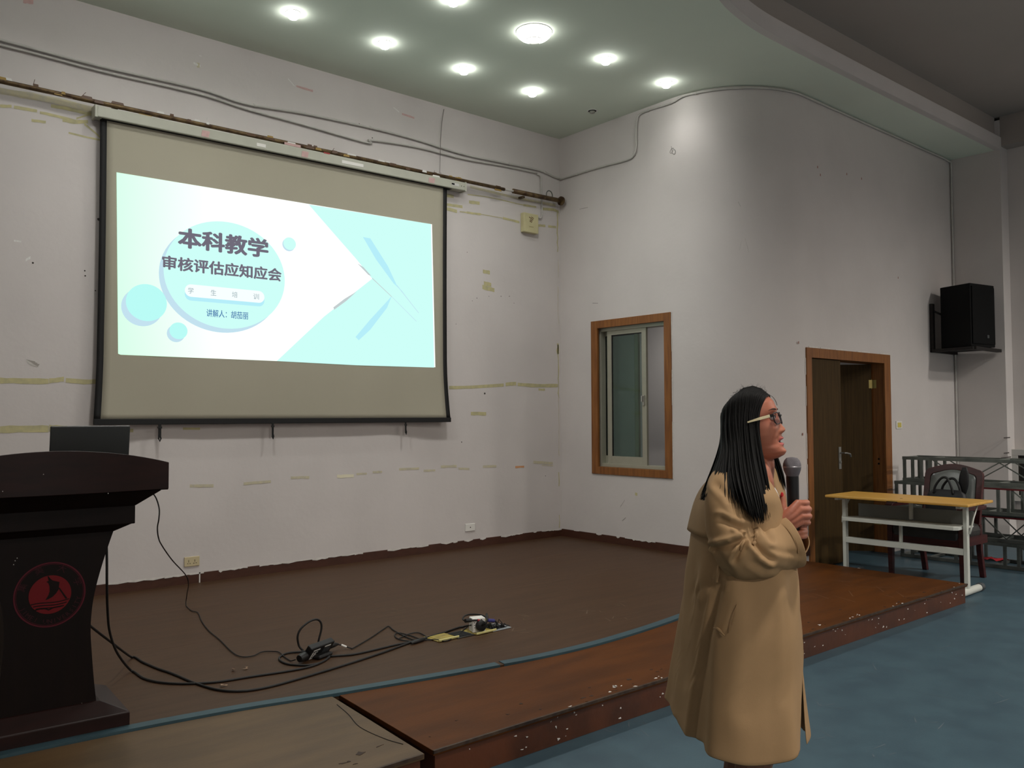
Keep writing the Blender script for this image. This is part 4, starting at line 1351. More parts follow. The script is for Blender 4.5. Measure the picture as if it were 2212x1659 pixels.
rz0 = R(4)
pA, pB = F(925, 1386, ZD), F(985, 1372, ZD)
fp1 = floor_plate('floor_socket', 'closed brass floor socket plate crossed by a black lead', 953, 1378, .15, .15, brass, R(2))
MB().box(-.075, .075, -.08, -.070, .004, .016).build('lid_edge', mat('brass_bright', (214, 206, 140), .35, metal=.4), fp1, bevel=.002)
MB().box(-.055, .055, -.055, .055, .006, .0085).build('lid', brass, fp1, bevel=.001)
fp2 = floor_plate('floor_socket', 'dark open floor socket recess between the two brass plates', 993, 1372, .13, .13, mat('dark_recess', (52, 50, 46), .7), R(2))
MB().box(-.05, .05, -.05, .05, .006, .008).build('insert', dark, fp2)
fp3 = floor_plate('floor_socket', 'brass floor socket with a white multi-way block standing on it', 1033, 1363, .16, .15, brass, R(2))
MB().box(-.08, .08, -.082, -.072, .004, .016).build('lid_edge', mat('brass_bright', (214, 206, 140), .35, metal=.4), fp3, bevel=.002)
fp4 = floor_plate('floor_socket', 'grey framed floor socket with a dark open recess, rightmost of the row', 1068, 1356, .15, .15, mat('grey_socket_frame', (150, 156, 160), .4, metal=.4), R(2))
MB().box(-.055, .055, -.055, .055, .006, .008).build('insert', dark, fp4)
rnd = random.Random(8); mb = MB()
for k in range(22):
    x, y = rnd.uniform(-.05, .05), rnd.uniform(-.05, .05); h_ = rnd.uniform(.01, .035)
    mb.tube([(x, y, .007), (x + rnd.uniform(-.02, .02), y + rnd.uniform(-.02, .02), .007 + h_), (x + rnd.uniform(-.04, .04), y + rnd.uniform(-.04, .04), .01)], .003, 5)
mb.build('loose_wires', black, fp4)['kind'] = 'stuff'
cubep = F(1033, 1366, ZD)
cb = thing('socket_block', 'white multi-way socket block with a black plug, standing on the brass plate', 'socket', (cubep.x, cubep.y + .01, ZD + .0061), R(-18))
MB().box(-.042, .042, -.035, .035, 0, .085).build('body', whitepl, cb, bevel=.005)
MB().lathe([(.026, -.062), (.032, -.058), (.033, -.036), (.028, -.0352)], 18, (.008, 0, .042), 'y').build('plug', black, cb, autosm=40)
MB().tube([(.008, -.058, .045), (.03, -.072, .06), (.045, -.06, .09), (.05, -.03, .105)], .007, 8).build('plug_cord', black, cb, smooth=True)
mb = MB()
for x, z in ((-.03, .06), (-.03, .045), (-.028, .03)):
    mb.box(x - .003, x + .003, -.0358, -.0352, z - .002, z + .002)
mb.build('slots', dark, cb)
c0 = cb.location
hx_ = at(1050, 1340, 1, c0.y + .03)
c8 = [at(1048, 1342, 1, c0.y + .02), at(1051, 1336, 1, c0.y + .06), at(1044, 1330, 1, c0.y + .12), at(1028, 1327, 1, c0.y + .16), at(1010, 1328, 1, c0.y + .14), at(1001, 1333, 1, c0.y + .06), at(1001, 1339, 1, c0.y), at(1010, 1341, 1, c0.y - .03), at(1025, 1340, 1, c0.y - .03), at(1040, 1340, 1, c0.y - .03), at(1055, 1340, 1, c0.y - .03), at(1068, 1341, 1, c0.y - .03), at(1074, 1347, 1, c0.y - .03), F(1075, 1354, ZD + .02)]
vg = cable('monitor_cable', 'black monitor cable looping above the white block with a blue and a yellow connector', c8, .0055)
o0 = Vector(c8[0])
for (pa, pb, r_, m_) in (((1053, 1340), (1067, 1341), .011, mat('blue_connector', (46, 44, 110), .5)), ((1046, 1340), (1051, 1340), .009, mat('yellow_tag', (190, 170, 60), .5)), ((1031, 1340), (1036, 1340), .008, mat('red_tag', (170, 40, 50), .5)),
                         ((1005, 1341), (1017, 1340), .012, black), ((1037, 1340), (1045, 1341), .012, black)):
    nm = {'blue_connector': 'blue_connector', 'yellow_tag': 'yellow_tag', 'red_tag': 'red_tag'}.get(m_.name, 'connector')
    MB().tube([at(*pa, 1, c0.y - .03) - o0, at(*pb, 1, c0.y - .03) - o0], r_, 8).build(nm, m_, vg, autosm=50)
# paper scraps on the stage
for i, (px, py, l) in enumerate(((507, 1449, 'tiny crumpled paper scrap on the stage, left of the pair'), (530, 1446, 'tiny crumpled paper scrap on the stage, right of the pair'), (483, 1482, 'brownish crumpled scrap on the stage below the cables'), (1332, 1486, 'tiny white paper scrap on the orange step platform just below the edge strip'))):
    p = F(px, py, ZD if i < 3 else ZM)
    t = thing('paper_scrap', l, 'scrap', p)
    rnd = random.Random(i + 40); mb = MB()
    v = [(rnd.uniform(-.02, .02), rnd.uniform(-.02, .02), rnd.uniform(0.001, .016)) for k in range(7)]
    mb.add(v, [(0, 1, 2), (1, 3, 2), (3, 4, 2), (4, 5, 6), (0, 5, 4), (0, 4, 2)])
    mb.build('paper', mat('scrap_tan', (150, 126, 104), .8) if i < 3 else whitepl, t)

# ------------------------------------------------------------------ desk
dk = thing('student_desk', 'double student desk with a yellow wood-grain top and white steel frame', 'desk', (.872, -3.405, 0), R(1.5))
topm = mat('yellow_laminate', (206, 160, 78), .4, rgb2=(190, 142, 64), vscale=3, stretch=(12, 1.2, 1), spec=.4)
steel = mat('white_painted_steel', (196, 198, 190), .4, var=.05, vscale=8)
HL, HD = .605, .235
MB().box(-HD - .02, HD + .06, -HL, HL, .735, .757).build('desk_top', topm, dk, bevel=.006)
MB().box(-HD - .026, -HD - .018, -.045, .045, .733, .7405).build('edge_chip', dark, dk)
MB().lathe([(.012, .7565), (.012, .7578)], 12, (-.12, -.02, 0)).build('hole', dark, dk)
for sy in (-1, 1):
    y = sy * .515
    MB().bar((0 - .06, y, .05), (-.06, y, .735), .05, .032, (0, 1, 0)).build('leg', steel, dk, bevel=.004)
    ft = MB().tube([(-.25, y, .032), (.21, y, .032)], .03, 12).build('foot', steel, dk, autosm=40)
    for x in (-.25, .21):
        MB().tube([(x - .028, y, .034), (x + .028, y, .034)], .034, 12).build('foot_cap', mat('grey_rubber', (66, 70, 72), .6), ft, autosm=40)
    MB().tube([(-.06, y + sy * .028, .50), (-.04, y + sy * .034, .55), (0, y + sy * .036, .62), (.12, y + sy * .03, .73)], .007, 6).build('side_brace', steel, dk, smooth=True)
    MB().box(-.22, .24, y - .016, y + .016, .715, .735).build('top_rail', steel, dk)
MB().box(-.09, -.045, -.50, .50, .325, .375).build('crossbar', steel, dk, bevel=.004)
# book shelf under the top: tray with rolled front lip
rings = []
for y in (-.495, -.47, .47, .495):
    e = .035 if abs(y) > .48 else 0
    rings.append([(-.20 + e, y, .535), (-.20 + e, y, .56), (-.19 + e, y, .565), (.16, y, .545), (.16, y, .535)])
MB().loft(rings).build('book_shelf', steel, dk)
MB().box(.155, .165, -.495, .495, .535, .66).build('back_panel', mat('grey_steel', (120, 122, 118), .5), dk)
MB().box(.1, .13, -.012, .012, .56, .72).build('shelf_hanger', steel, dk)
MB().bar((-.05, .02, .375), (-.05, .02, .54), .028, .02, (0, 1, 0)).build('shelf_post', steel, dk)

# ------------------------------------------------------------------ armchair and the bag on it
ac = thing('armchair', 'dark red wooden armchair with a black leather seat behind the student desk', 'chair', (1.454, -3.428, 0), R(180 - 1))
redw = mat('dark_red_wood', (70, 27, 26), .38, rgb2=(54, 20, 20), vscale=5, stretch=(1, 1, 6), spec=.45)
leath = mat('worn_black_leather', (58, 58, 56), .38, rgb2=(44, 44, 43), vscale=6, bump=.15, bscale=40, spec=.55)
# local: +x faces forward (toward the desk), y across
for sy in (-1, 1):
    y = sy * .315
    MB().loft([[(.245 + dx * s, y + dy * s, z) for dx, dy in ((-.024, -.024), (.024, -.024), (.024, .024), (-.024, .024))] for z, s in ((.0, .8), (.3, 1.0), (.62, 1.0))]).build('leg', redw, ac, bevel=.004)
    MB().loft([[(x + dx, y * .82 + dy, z) for dx, dy in ((-.022, -.022), (.022, -.022), (.022, .022), (-.022, .022))] for x, z in ((-.30, 0), (-.24, .25), (-.23, .48))]).build('leg', redw, ac, bevel=.004)
    pts = [Vector(q) for q in cr([(.27, y, .585), (.275, y, .62), (.255, y, .648), (.18, y, .655), (0, y * 1.02, .65), (-.16, y * .98, .645), (-.27, y * .9, .64)], 5)]
    rings = []
    for i, p in enumerate(pts):
        a = pts[max(0, i - 1)]; b = pts[min(len(pts) - 1, i + 1)]; d = (b - a).normalized(); n_ = Vector((-d.z, 0, d.x)).normalized()
        w = .032
        rings.append([p + n_ * .018 + Vector((0, w, 0)), p + n_ * .018 - Vector((0, w, 0)), p - n_ * .018 - Vector((0, w, 0)), p - n_ * .018 + Vector((0, w, 0))])
    MB().loft(rings).build('armrest', redw, ac, bevel=.006)
    MB().box(-.23, .23, y - .016, y + .016, .33, .40).build('side_rail', redw, ac)
MB().box(.225, .262, -.30, .30, .32, .40).build('front_rail', redw, ac, bevel=.003)
st_ = MB().loft([[(x * s, y * s, z) for x, y in ((-.26, -.27), (.25, -.29), (.27, -.27), (.27, .27), (.25, .29), (-.26, .27))] for z, s in ((.38, 1), (.44, 1.03), (.475, .99), (.49, .86))]).build('seat_cushion', leath, ac, bevel=.01, smooth=False)
# back: arched frame with an inset leather pad
Mb = Matrix.Translation((-.245, 0, .42)) @ Matrix.Rotation(R(-13), 4, 'Y')


def back_out(s, hz, top, n=16):
    p = [(-s, .0), (-s, hz)]
    p += [(-s + .05 * (1 - math.cos(a)), hz + .06 * math.sin(a)) for a in [math.pi / 2 * k / 4 for k in range(1, 5)]]
    p += [((-s + .05) * (1 - 2 * k / n), hz + .06 + top * math.sin(math.pi * k / n)) for k in range(1, n)]
    p += [(s - .05 * (1 - math.cos(a)), hz + .06 * math.sin(a)) for a in [math.pi / 2 * (4 - k) / 4 for k in range(0, 4)]]
    return p + [(s, hz), (s, 0)]


outer = back_out(.262, .50, .045)
inner = [(x * .80, .03 + z * .86) for x, z in outer]
rings = [[Mb @ Vector((xx, o[0], o[1])) for xx, o in ((-.02, outer[i]), (.02, outer[i]), (.02, inner[i]), (-.02, inner[i]))] for i in range(len(outer))]
MB().loft(rings).build('back_frame', redw, ac, bevel=.004)
inn = [(x * .98, z) for x, z in inner]
cxn, czn = 0, .30
lay = []
for xx, s in ((-.018, 1), (.018, 1), (.032, .96), (.044, .86), (.05, .6), (.052, .25)):
    lay.append([Mb @ Vector((xx, cxn + (x - cxn) * s, czn + (z - czn) * s)) for x, z in inn])
MB().loft(lay).build('back_pad', mat('grey_black_leather', (104, 108, 104), .35, rgb2=(76, 80, 78), vscale=5, bump=.15, bscale=30, spec=.6), ac, autosm=50)

bag = thing('shoulder_bag', 'black handbag with two loop handles resting on the armchair seat', 'bag', (1.44, -3.50, .49), R(180 - 4))
bagm = mat('black_bag_fabric', (18, 18, 20), .6, bump=.1, bscale=50)
rings = []
for z, w, d in ((.0, .17, .075), (.05, .19, .085), (.2, .185, .07), (.27, .165, .045), (.305, .12, .02)):
    rings.append([(d * math.copysign(abs(math.cos(a)) ** .6, math.cos(a)) - .04, w * math.copysign(abs(math.sin(a)) ** .6, math.sin(a)), z) for a in [2 * math.pi * k / 24 for k in range(24)]])
MB().loft(rings).build('body', bagm, bag, smooth=True)
for xo, yo, hgt in ((.0, -.01, .12), (-.06, .03, .11)):
    pts = [Vector(q) for q in cr([(xo, -.09 + yo, .27), (xo, -.07 + yo, .34), (xo - .01, -.02 + yo, .29 + hgt), (xo - .01, .03 + yo, .29 + hgt), (xo, .07 + yo, .34), (xo, .085 + yo, .27)], 6)]
    MB().tube(pts, .011, 8).build('handle', bagm, bag, smooth=True)
rings = []
for k in range(9):
    t = k / 8; s = math.sin(math.pi * (.08 + .84 * t)) ** .6
    rings.append([(-.10 + .022 * s * math.cos(a), .115 + .045 * s * math.sin(a) + .02 * t, .26 + .25 * t) for a in [2 * math.pi * q / 14 for q in range(14)]])
MB().loft(rings).build('raised_flap', bagm, bag, smooth=True)

# ------------------------------------------------------------------ stacked steel riser frames
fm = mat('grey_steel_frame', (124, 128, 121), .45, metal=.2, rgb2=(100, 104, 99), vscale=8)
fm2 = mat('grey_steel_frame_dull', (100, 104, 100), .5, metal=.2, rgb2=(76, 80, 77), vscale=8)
redstripe = mat('red_edge', (110, 36, 40), .5)


def truss(label, x0, y0, y1, z0, h, depth, m, posts, rz=0, stripe=False, zig=.42):
    t = thing('riser_frame', label, 'frame', (x0, y0, z0), rz, group='stacked steel riser frames')
    L = y0 - y1
    b = .032
    for x in (0, depth):
        for z in (b / 2, h - b / 2):
            MB().box(x - b / 2, x + b / 2, -L, 0, z - b / 2, z + b / 2).build('rail', m, t)
    for x in (0, depth):
        for y in posts:
            MB().box(x - b * .42, x + b * .42, -y - b * .4, -y + b * .4, b, h - b).build('post', m, t)
        y = posts[-1] + .03; k = 0
        mb = MB()
        while y + zig / 2 < L - .1:
            za, zb = (h - b, b) if k % 2 == 0 else (b, h - b)
            mb.bar((x, -y, za), (x, -y - zig / 2, zb), .010)
            y += zig / 2; k += 1
        mb.build('zigzag_brace', m, t)
        MB().box(x - b * .42, x + b * .42, -L, -L + b, b, h - b).build('post', m, t)
    for y in (0, .28, .9, L):
        for z in (b / 2, h - b / 2):
            MB().box(b / 2, depth - b / 2, -y - .012, -y + .012, z - .012, z + .012).build('cross_tie', m, t)
    if stripe:
        MB().box(-b / 2 - .002, -b / 2 - .0005, -L, -.5, h - b, h - b * .5).build('red_stripe', redstripe, t)
    return t


FXs = 2.36
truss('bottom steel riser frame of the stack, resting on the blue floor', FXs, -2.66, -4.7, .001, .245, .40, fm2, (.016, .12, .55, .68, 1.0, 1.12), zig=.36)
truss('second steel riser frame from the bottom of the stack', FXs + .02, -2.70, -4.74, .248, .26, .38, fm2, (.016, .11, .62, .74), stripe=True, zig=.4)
truss('third steel riser frame from the bottom, sticking out farthest left', FXs - .02, -2.62, -4.66, .51, .275, .36, fm, (.016, .10, .20, .62, .72, 1.0, 1.09), zig=.5, stripe=True)
truss('topmost steel riser frame of the stack with thin zigzag rods', FXs + .0, -2.70, -4.7, .787, .255, .34, fm, (.016, .10, .19, .28), zig=.62)
# boards and clutter shoved inside the lower frames
MB_ = thing('plywood_sheet', 'dark plywood sheet lying between the stacked riser frames', 'board', (FXs + .2, -3.7, .252))
for k, (dx, w, dz) in enumerate(((-.1, .12, .0),)):
    pass
bpy.data.objects.remove(MB_)
flag = thing('red_cloth', 'small red cloth lying in the bottom riser frame', 'cloth', at(2150, 1201, 0, FXs + .16), 0)
rnd = random.Random(4); v = []
for j in range(5):
    for i in range(9):
        v.append((-.05 + .1 * j / 4, -.11 + .22 * i / 8, .012 * math.sin(i * 1.7 + j) + .006 * rnd.random()))
mb = MB().add(v, [(j * 9 + i, j * 9 + i + 1, (j + 1) * 9 + i + 1, (j + 1) * 9 + i) for j in range(4) for i in range(8)])
flag.location.z = .055
o = mb.build('fabric', mat('red_cloth', (150, 24, 34), .8), flag, smooth=True)

# fire cabinet on the hall wall
fc = thing('fire_cabinet', 'white framed fire hose cabinet with a dark glass door on the far right wall', 'cabinet', (XE, -3.42, .47))
wmet = mat('white_enamel', (186, 184, 180), .45)
fw, fh = .42, .60
for (a, b, c, d) in ((-fw, fw, 0, .07), (-fw, fw, fh - .07, fh), (-fw, -fw + .11, .07, fh - .07), (fw - .11, fw, .07, fh - .07)):
    MB().box(-.10, -.001, a, b, c, d).build('frame', wmet, fc, bevel=.003)
MB().box(-.03, -.002, -fw + .11, fw - .11, .07, fh - .07).build('back', dark, fc)
MB().box(-.092, -.088, -fw + .11, fw - .11, .07, fh - .07).build('glass_door', mat('dark_glass', (120, 124, 122), .05, trans=.9), fc)
MB().box(-.105, -.10, fw - .075, fw - .05, .16, .24).build('handle', mat('handle_grey', (120, 110, 108), .4), fc)
MB().tube([(-.06, .16, .09), (-.06, .16, .3), (-.06, .16, .33)], [.055, .055, .02], 14).build('extinguisher', mat('extinguisher_red', (170, 30, 34), .35), fc, smooth=True)
MB().box(-.118, -.112, .12, .2, .22, .27).build('green_tag', mat('green_tag', (60, 120, 70), .6), fc)
mb = MB()
for (x, y, w) in ((2125, 935, .18), (2175, 940, .12), (2172, 978, .12), (2165, 986, .2)):
    pass
cx_ = XD - .001
for (pa, pb) in (((2168, 946), (2182, 945)), ((2168, 979), (2180, 978)), ((2162, 989), (2184, 987))):
    a = at(*pa, 1, -3.046); b = at(*pb, 1, -3.046)
    mb.add([(a.x, -3.0462, a.z - .006), (b.x, -3.0462, b.z - .006), (b.x, -3.0462, b.z + .006), (a.x, -3.0462, a.z + .006)], [(0, 1, 2, 3)])
mb.build('dark_marks', mat('dark_mark', (70, 64, 62), .8), bpy.data.objects['wall_pier'], fix=False)['kind'] = 'stuff'

# ------------------------------------------------------------------ loudspeaker on its corner bracket
spb = at(2098, 749, 1, -2.97)
a_ = R(10)
wv = Vector((math.cos(a_), -math.sin(a_), 0)); nv = Vector((-math.sin(a_), -math.cos(a_), 0))
sp = thing('loudspeaker', 'black loudspeaker cabinet standing on the corner wall bracket', 'speaker', (spb.x, spb.y, spb.z + .008), -a_)
spm = mat('black_speaker_paint', (6, 7, 7), .7, spec=.2, bump=.2, bscale=80)
hgt = at(2098, 613, 1, -2.97).z - spb.z
poly = [(0, 0), (.47, 0), (.40, .40), (.07, .40)]
MB().prism(poly, 0, hgt, 2).build('cabinet', spm, sp, bevel=.008)
MB().box(.02, .45, -.014, .001, .03, hgt - .03).build('grille', mat('grille_mesh', (5, 6, 6), .8, spec=.2, bump=.4, bscale=300), sp, bevel=.004)
MB().box(.29, .325, -.0165, -.0138, .10, .135).build('badge', mat('badge_grey', (70, 74, 74), .4), sp)
br = thing('speaker_bracket', 'black angle-iron corner bracket carrying the loudspeaker', 'bracket', (0, 0, 0))
mlow, mtop = at(2013, 755, 1, YC - .02), at(2014, 657, 1, YC - .02)
zs_ = spb.z
bm_ = mat('black_angle_iron', (16, 14, 14), .6, rgb2=(30, 24, 21), vscale=30)
xl = mlow.x
zlo = zs_ - .03
MB().box(xl, xl + .05, YC - .04, YC - .001, zlo, mtop.z).build('upright', bm_, br)
MB().box(xl, XD - .001, YC - .04, YC - .002, zlo, zlo + .035).build('wall_rail', bm_, br)
q0 = Vector((xl + .02, YC - .02, zlo + .017)); q1 = Vector((spb.x + .0, spb.y - .03, zlo + .017)); q2 = Vector((XD - .02, -2.99, zlo + .017))
MB().bar(q0, q1, .05, .035).build('shelf_rail', bm_, br)
MB().bar(q1, q2, .05, .035).build('shelf_rail', bm_, br)
MB().add([(xl + .05, YC - .03, zlo + .035), (q1.x + .02, q1.y + .02, zlo + .035), (q2.x, q2.y, zlo + .035), (XD - .01, YC - .02, zlo + .035),
          (xl + .05, YC - .03, zlo + .03), (q1.x + .02, q1.y + .02, zlo + .03), (q2.x, q2.y, zlo + .03), (XD - .01, YC - .02, zlo + .03)],
         [(0, 1, 2, 3), (7, 6, 5, 4), (0, 4, 5, 1), (1, 5, 6, 2), (2, 6, 7, 3), (3, 7, 4, 0)]).build('shelf_plate', bm_, br)
MB().bar((xl + .03, YC - .03, mtop.z - .08), (xl + .2, YC - .2, mtop.z - .2), .018).build('brace', bm_, br)

# ------------------------------------------------------------------ the woman with the microphone
# local frame of the person: +X to where she faces (roughly), +Y to her left (away from the camera), Z up
fh = Vector((_f.x, _f.y, 0)).normalized()
rh = Vector((fh.y, -fh.x, 0))
DP = 2.68
ctr_ = CAM + ray(1600, 900) * (DP / (ray(1600, 900).dot(fh)))
PR = Vector((ctr_.x, ctr_.y, 0))
prz = math.atan2(rh.y, rh.x)


def L(px, py, Y=0.0):
    """photograph point at depth Y (metres beyond the person's axis) in the person's local frame"""
    d = ray(px, py); p = CAM + d * ((DP + Y) / d.dot(fh)) - PR
    return Vector((p.dot(rh), p.dot(fh), p.z))


per = thing('person', 'woman in a beige trench coat with long black hair speaking into a microphone', 'person', PR, prz)
skin = mat('skin', (168, 104, 79), .5, rgb2=(160, 94, 72), vscale=9, spec=.35)
lipm = mat('lips', (178, 92, 88), .4); mouthm = mat('mouth_dark', (60, 26, 26), .7)
hose = mat('tan_stockings', (120, 84, 66), .6)
hairm = mat('black_hair', (12, 11, 10), .6, spec=.15)
coatm = mat('beige_trench_cloth', (162, 131, 95), .75, rgb2=(154, 124, 89), vscale=5, bump=.03, bscale=350, spec=.2)
liningm = mat('coat_lining', (172, 134, 96), .7, spec=.2)
shirtm = mat('white_shirt', (214, 210, 206), .8)

# ---------- head (local: x forward, y left, z up; origin between the ears)
HO = L(1621, 926)
HYAW, HPIT = R(-26), R(-14)      # turned a little toward the camera, chin raised
MH = Matrix.Translation(HO) @ Matrix.Rotation(HYAW, 4, 'Z') @ Matrix.Rotation(HPIT, 4, 'Y')


def interp(z, tab):
    for (a, va), (b, vb) in zip(tab[:-1], tab[1:]):
        if a <= z <= b:
            t = (z - a) / (b - a); t = t * t * (3 - 2 * t) * .5 + t * .5
            return va + (vb - va) * t
    return tab[0][1] if z < tab[0][0] else tab[-1][1]


FRONT = [(-.108, .060), (-.102, .078), (-.092, .085), (-.078, .084), (-.066, .079), (-.055, .083), (-.043, .086), (-.03, .085), (-.012, .086), (.006, .085), (.02, .085), (.034, .090), (.048, .092), (.066, .090), (.085, .080), (.10, .066), (.112, .046), (.118, .026)]
BACK = [(-.108, -.010), (-.09, -.035), (-.07, -.052), (-.04, -.066), (0, -.074), (.03, -.074), (.06, -.062), (.085, -.044), (.10, -.026), (.112, -.006), (.118, .012)]
WID = [(-.108, .020), (-.10, .034), (-.088, .044), (-.07, .053), (-.05, .059), (-.03, .064), (0, .069), (.03, .072), (.06, .070), (.085, .058), (.10, .042), (.112, .022), (.118, .002)]
hv = []; NR, NA = 96, 128
for j in range(NR + 1):
    z = -.108 + (.226) * (j / NR)
    xf, xb, w = interp(z, FRONT), interp(z, BACK), interp(z, WID)
    xc = (xf + xb) / 2 + .0; a_ = (xf - xb) / 2
    for k in range(NA):
        th = 2 * math.pi * k / NA
        c, s = math.cos(th), math.sin(th)
        e = .84 if c > 0 else 1.0
        x = xc + a_ * math.copysign(abs(c) ** e, c); y = w * math.copysign(abs(s) ** .92, s)
        hv.append([x, y, z])
hv = np.array(hv)


def G(y, z, y0, z0, sy, sz):
    return np.exp(-((y - y0) / sy) ** 2 - ((z - z0) / sz) ** 2)


y, z = hv[:, 1].copy(), hv[:, 2].copy()
frontm_ = np.clip((hv[:, 0] - .03) / .03, 0, 1)
dx = np.zeros(len(hv))
# nose ridge, tip, wings
zn = np.clip((.022 - z) / .050, 0, 1)
ridge = np.where((z < .024) & (z > -.036), .003 + .0115 * zn ** 1.1, 0) * np.exp(-(y / (.0075 + .006 * zn)) ** 2)
ridge *= np.clip((z + .040) / .009, 0, 1)
dx += ridge + .004 * G(y, z, 0, -.025, .011, .008)
for s_ in (-1, 1):
    dx += .0065 * G(y, z, s_ * .013, -.030, .0065, .0065)
    dx -= .008 * G(y, z, s_ * .030, .018, .015, .011)          # eye sockets
    dx += .004 * G(y, z, s_ * .030, .040, .020, .007)          # brow ridge
    dx += .005 * G(y, z, s_ * .040, -.018, .018, .018)         # cheekbones
    dx -= .003 * G(y, z, s_ * .034, -.055, .012, .014)
    dx -= .004 * G(y, z, s_ * .024, -.05, .006, .01)
# lips: upper, slit, lower
wl = np.exp(-(y / .020) ** 4)
dx += .0075 * wl * np.exp(-((z + .0520) / .0048) ** 2) + .0078 * wl * np.exp(-((z + .0680) / .0055) ** 2)
dx -= .012 * np.exp(-(y / .017) ** 4) * np.exp(-((z + .0595) / .0036) ** 2)
dx -= .0035 * np.exp(-(y / .018) ** 2) * np.exp(-((z + .078) / .005) ** 2)
dx += .004 * G(y, z, 0, -.095, .018, .012)
hv[:, 0] += dx * frontm_
rings = [hv[j * NA:(j + 1) * NA] for j in range(NR + 1)]
body = MB()
body.loft([[MH @ Vector(p) for p in r] for r in rings])
# ear (near and far)
for s_ in (-1, 1):
    er = []
    for q in range(9):
        t = q / 8; zz = -.032 + .060 * t
        w_ = .016 * math.sin(math.pi * (.12 + .80 * t)) ** .8 + .002
        er.append([MH @ Vector((-.008 - .010 * t + w_ * math.cos(a), s_ * (.071 + .006 * t + .007 * math.sin(a)), zz)) for a in [2 * math.pi * i / 12 for i in range(12)]])
    body.loft(er)


def cap(pts, rad, sub=4, n=14):
    pr_ = [(p[0], p[1], p[2], r_) for p, r_ in zip(pts, rad)]
    c = cr(pr_, sub) if sub > 1 else [np.array(q) for q in pr_]
    body.tube([Vector(q[:3]) for q in c], [max(.002, q[3]) for q in c], n, True, True)


# neck, torso, pelvis (kept slim: the coat covers them)
nb = L(1636, 1030, .01)
cap([MH @ Vector((-.020, 0, -.03)), MH @ Vector((-.012, 0, -.085)), L(1640, 1000, .01), nb, L(1622, 1060, .01)], [.052, .050, .047, .050, .066])


def ell(z, hx, hy, xo, yo=0.0, n=24):
    return [(xo + hx * math.cos(2 * math.pi * k / n), yo + hy * math.sin(2 * math.pi * k / n), z) for k in range(n)]


body.loft([ell(1.335, .045, .06, .03), ell(1.31, .070, .10, .015), ell(1.27, .085, .13, .008), ell(1.18, .092, .13, .01), ell(1.08, .095, .135, .02), ell(.98, .088, .125, .01), ell(.88, .10, .15, .0), ell(.80, .10, .16, .0), ell(.74, .08, .12, .0)])
# legs and feet
for s_ in (-1, 1):
    yo = s_ * .075; xo = .0 if s_ < 0 else .012
    cap([(xo, yo, .80), (xo + .005, yo, .62), (xo + .012, yo, .46), (xo + .0, yo, .40), (xo - .015, yo, .30), (xo - .01, yo, .18), (xo - .005, yo, .085)], [.080, .070, .055, .052, .050, .040, .034])
    cap([(xo - .03, yo, .045), (xo + .02, yo, .055), (xo + .08, yo * 1.05, .036), (xo + .14, yo * 1.08, .026)], [.028, .034, .030, .022])
# arms
WR = L(1686, 1133, -.125)          # right wrist
EL = Vector((L(1585, 1205, -.18).x, -.18, L(1585, 1208, -.18).z))
SH = Vector((-.045, -.135, 1.235))
cap([SH, (SH + EL) / 2 + Vector((-.005, -.005, 0)), EL], [.042, .038, .036])
cap([EL, EL.lerp(WR, .5), EL.lerp(WR, .97)], [.038, .034, .026])
WL = L(1704, 1152, -.03)           # left wrist (partly hidden)
ELl = L(1684, 1180, .15); SHl = Vector((.05, .14, 1.235))
cap([SHl, (SHl + ELl) / 2 + Vector((0, .03, 0)), ELl], [.050, .043, .038])
cap([ELl, ELl.lerp(WL, .5), WL], [.038, .032, .026])

# ---------- hands. Microphone axis: nearly upright
MT = L(1711, 1008, -.085); MBt = L(1716, 1172, -.075)
max_ = (MBt - MT).normalized()


def mic_at(py):
    t = (py - 1008) / (1172 - 1008); return MT.lerp(MBt, t)


def finger(pts, r0, r1):
    n = len(pts); cap(pts, [r0 + (r1 - r0) * i / (n - 1) for i in range(n)], 4, 12)


# right hand: back of the hand toward the camera, fingers round the far side
MCP = [L(1723, 1087, -.118), L(1727, 1101, -.122), L(1729, 1115, -.120), L(1728, 1128, -.114)]
for i, m_ in enumerate(MCP):
    st = WR + Vector((0, .0, .012 - .008 * i)) + Vector((.0, -.004, 0))
    cap([st, st.lerp(m_, .5) + Vector((0, -.006, 0)), m_], [.017, .0145, .0115], 3)
cap([WR + Vector((.0, .004, 0)), L(1708, 1108, -.112)], [.019, .017], 1)
cap([WR + Vector((.0, .004, 0)), L(1710, 1122, -.108)], [.018, .015], 1)
PIP = [L(1743, 1086, -.086), L(1747, 1100, -.084), L(1748, 1115, -.084), L(1746, 1129, -.084)]
DIP = [L(1733, 1090, -.052), L(1735, 1104, -.050), L(1736, 1118, -.050), L(1735, 1131, -.052)]
TIP = [L(1715, 1095, -.050), L(1716, 1108, -.047), L(1717, 1121, -.047), L(1718, 1133, -.050)]
for i in range(4):
    k = (1, 1.04, 1, .88)[i]
    md = (MCP[i] + PIP[i]) / 2 + Vector((.004, -.004, 0))
    finger([MCP[i], md, PIP[i], (PIP[i] + DIP[i]) / 2 + Vector((.003, .003, 0)), DIP[i], TIP[i]], .0108 * k, .0078 * k)
# thumb along the side of the microphone, pointing up
TH = [L(1690, 1124, -.116), L(1691, 1104, -.120), L(1691, 1086, -.112), L(1690, 1072, -.106)]
finger(TH, .0135, .0085)
cap([WR, L(1690, 1118, -.118), L(1692, 1104, -.117)], [.018, .016, .013], 3)
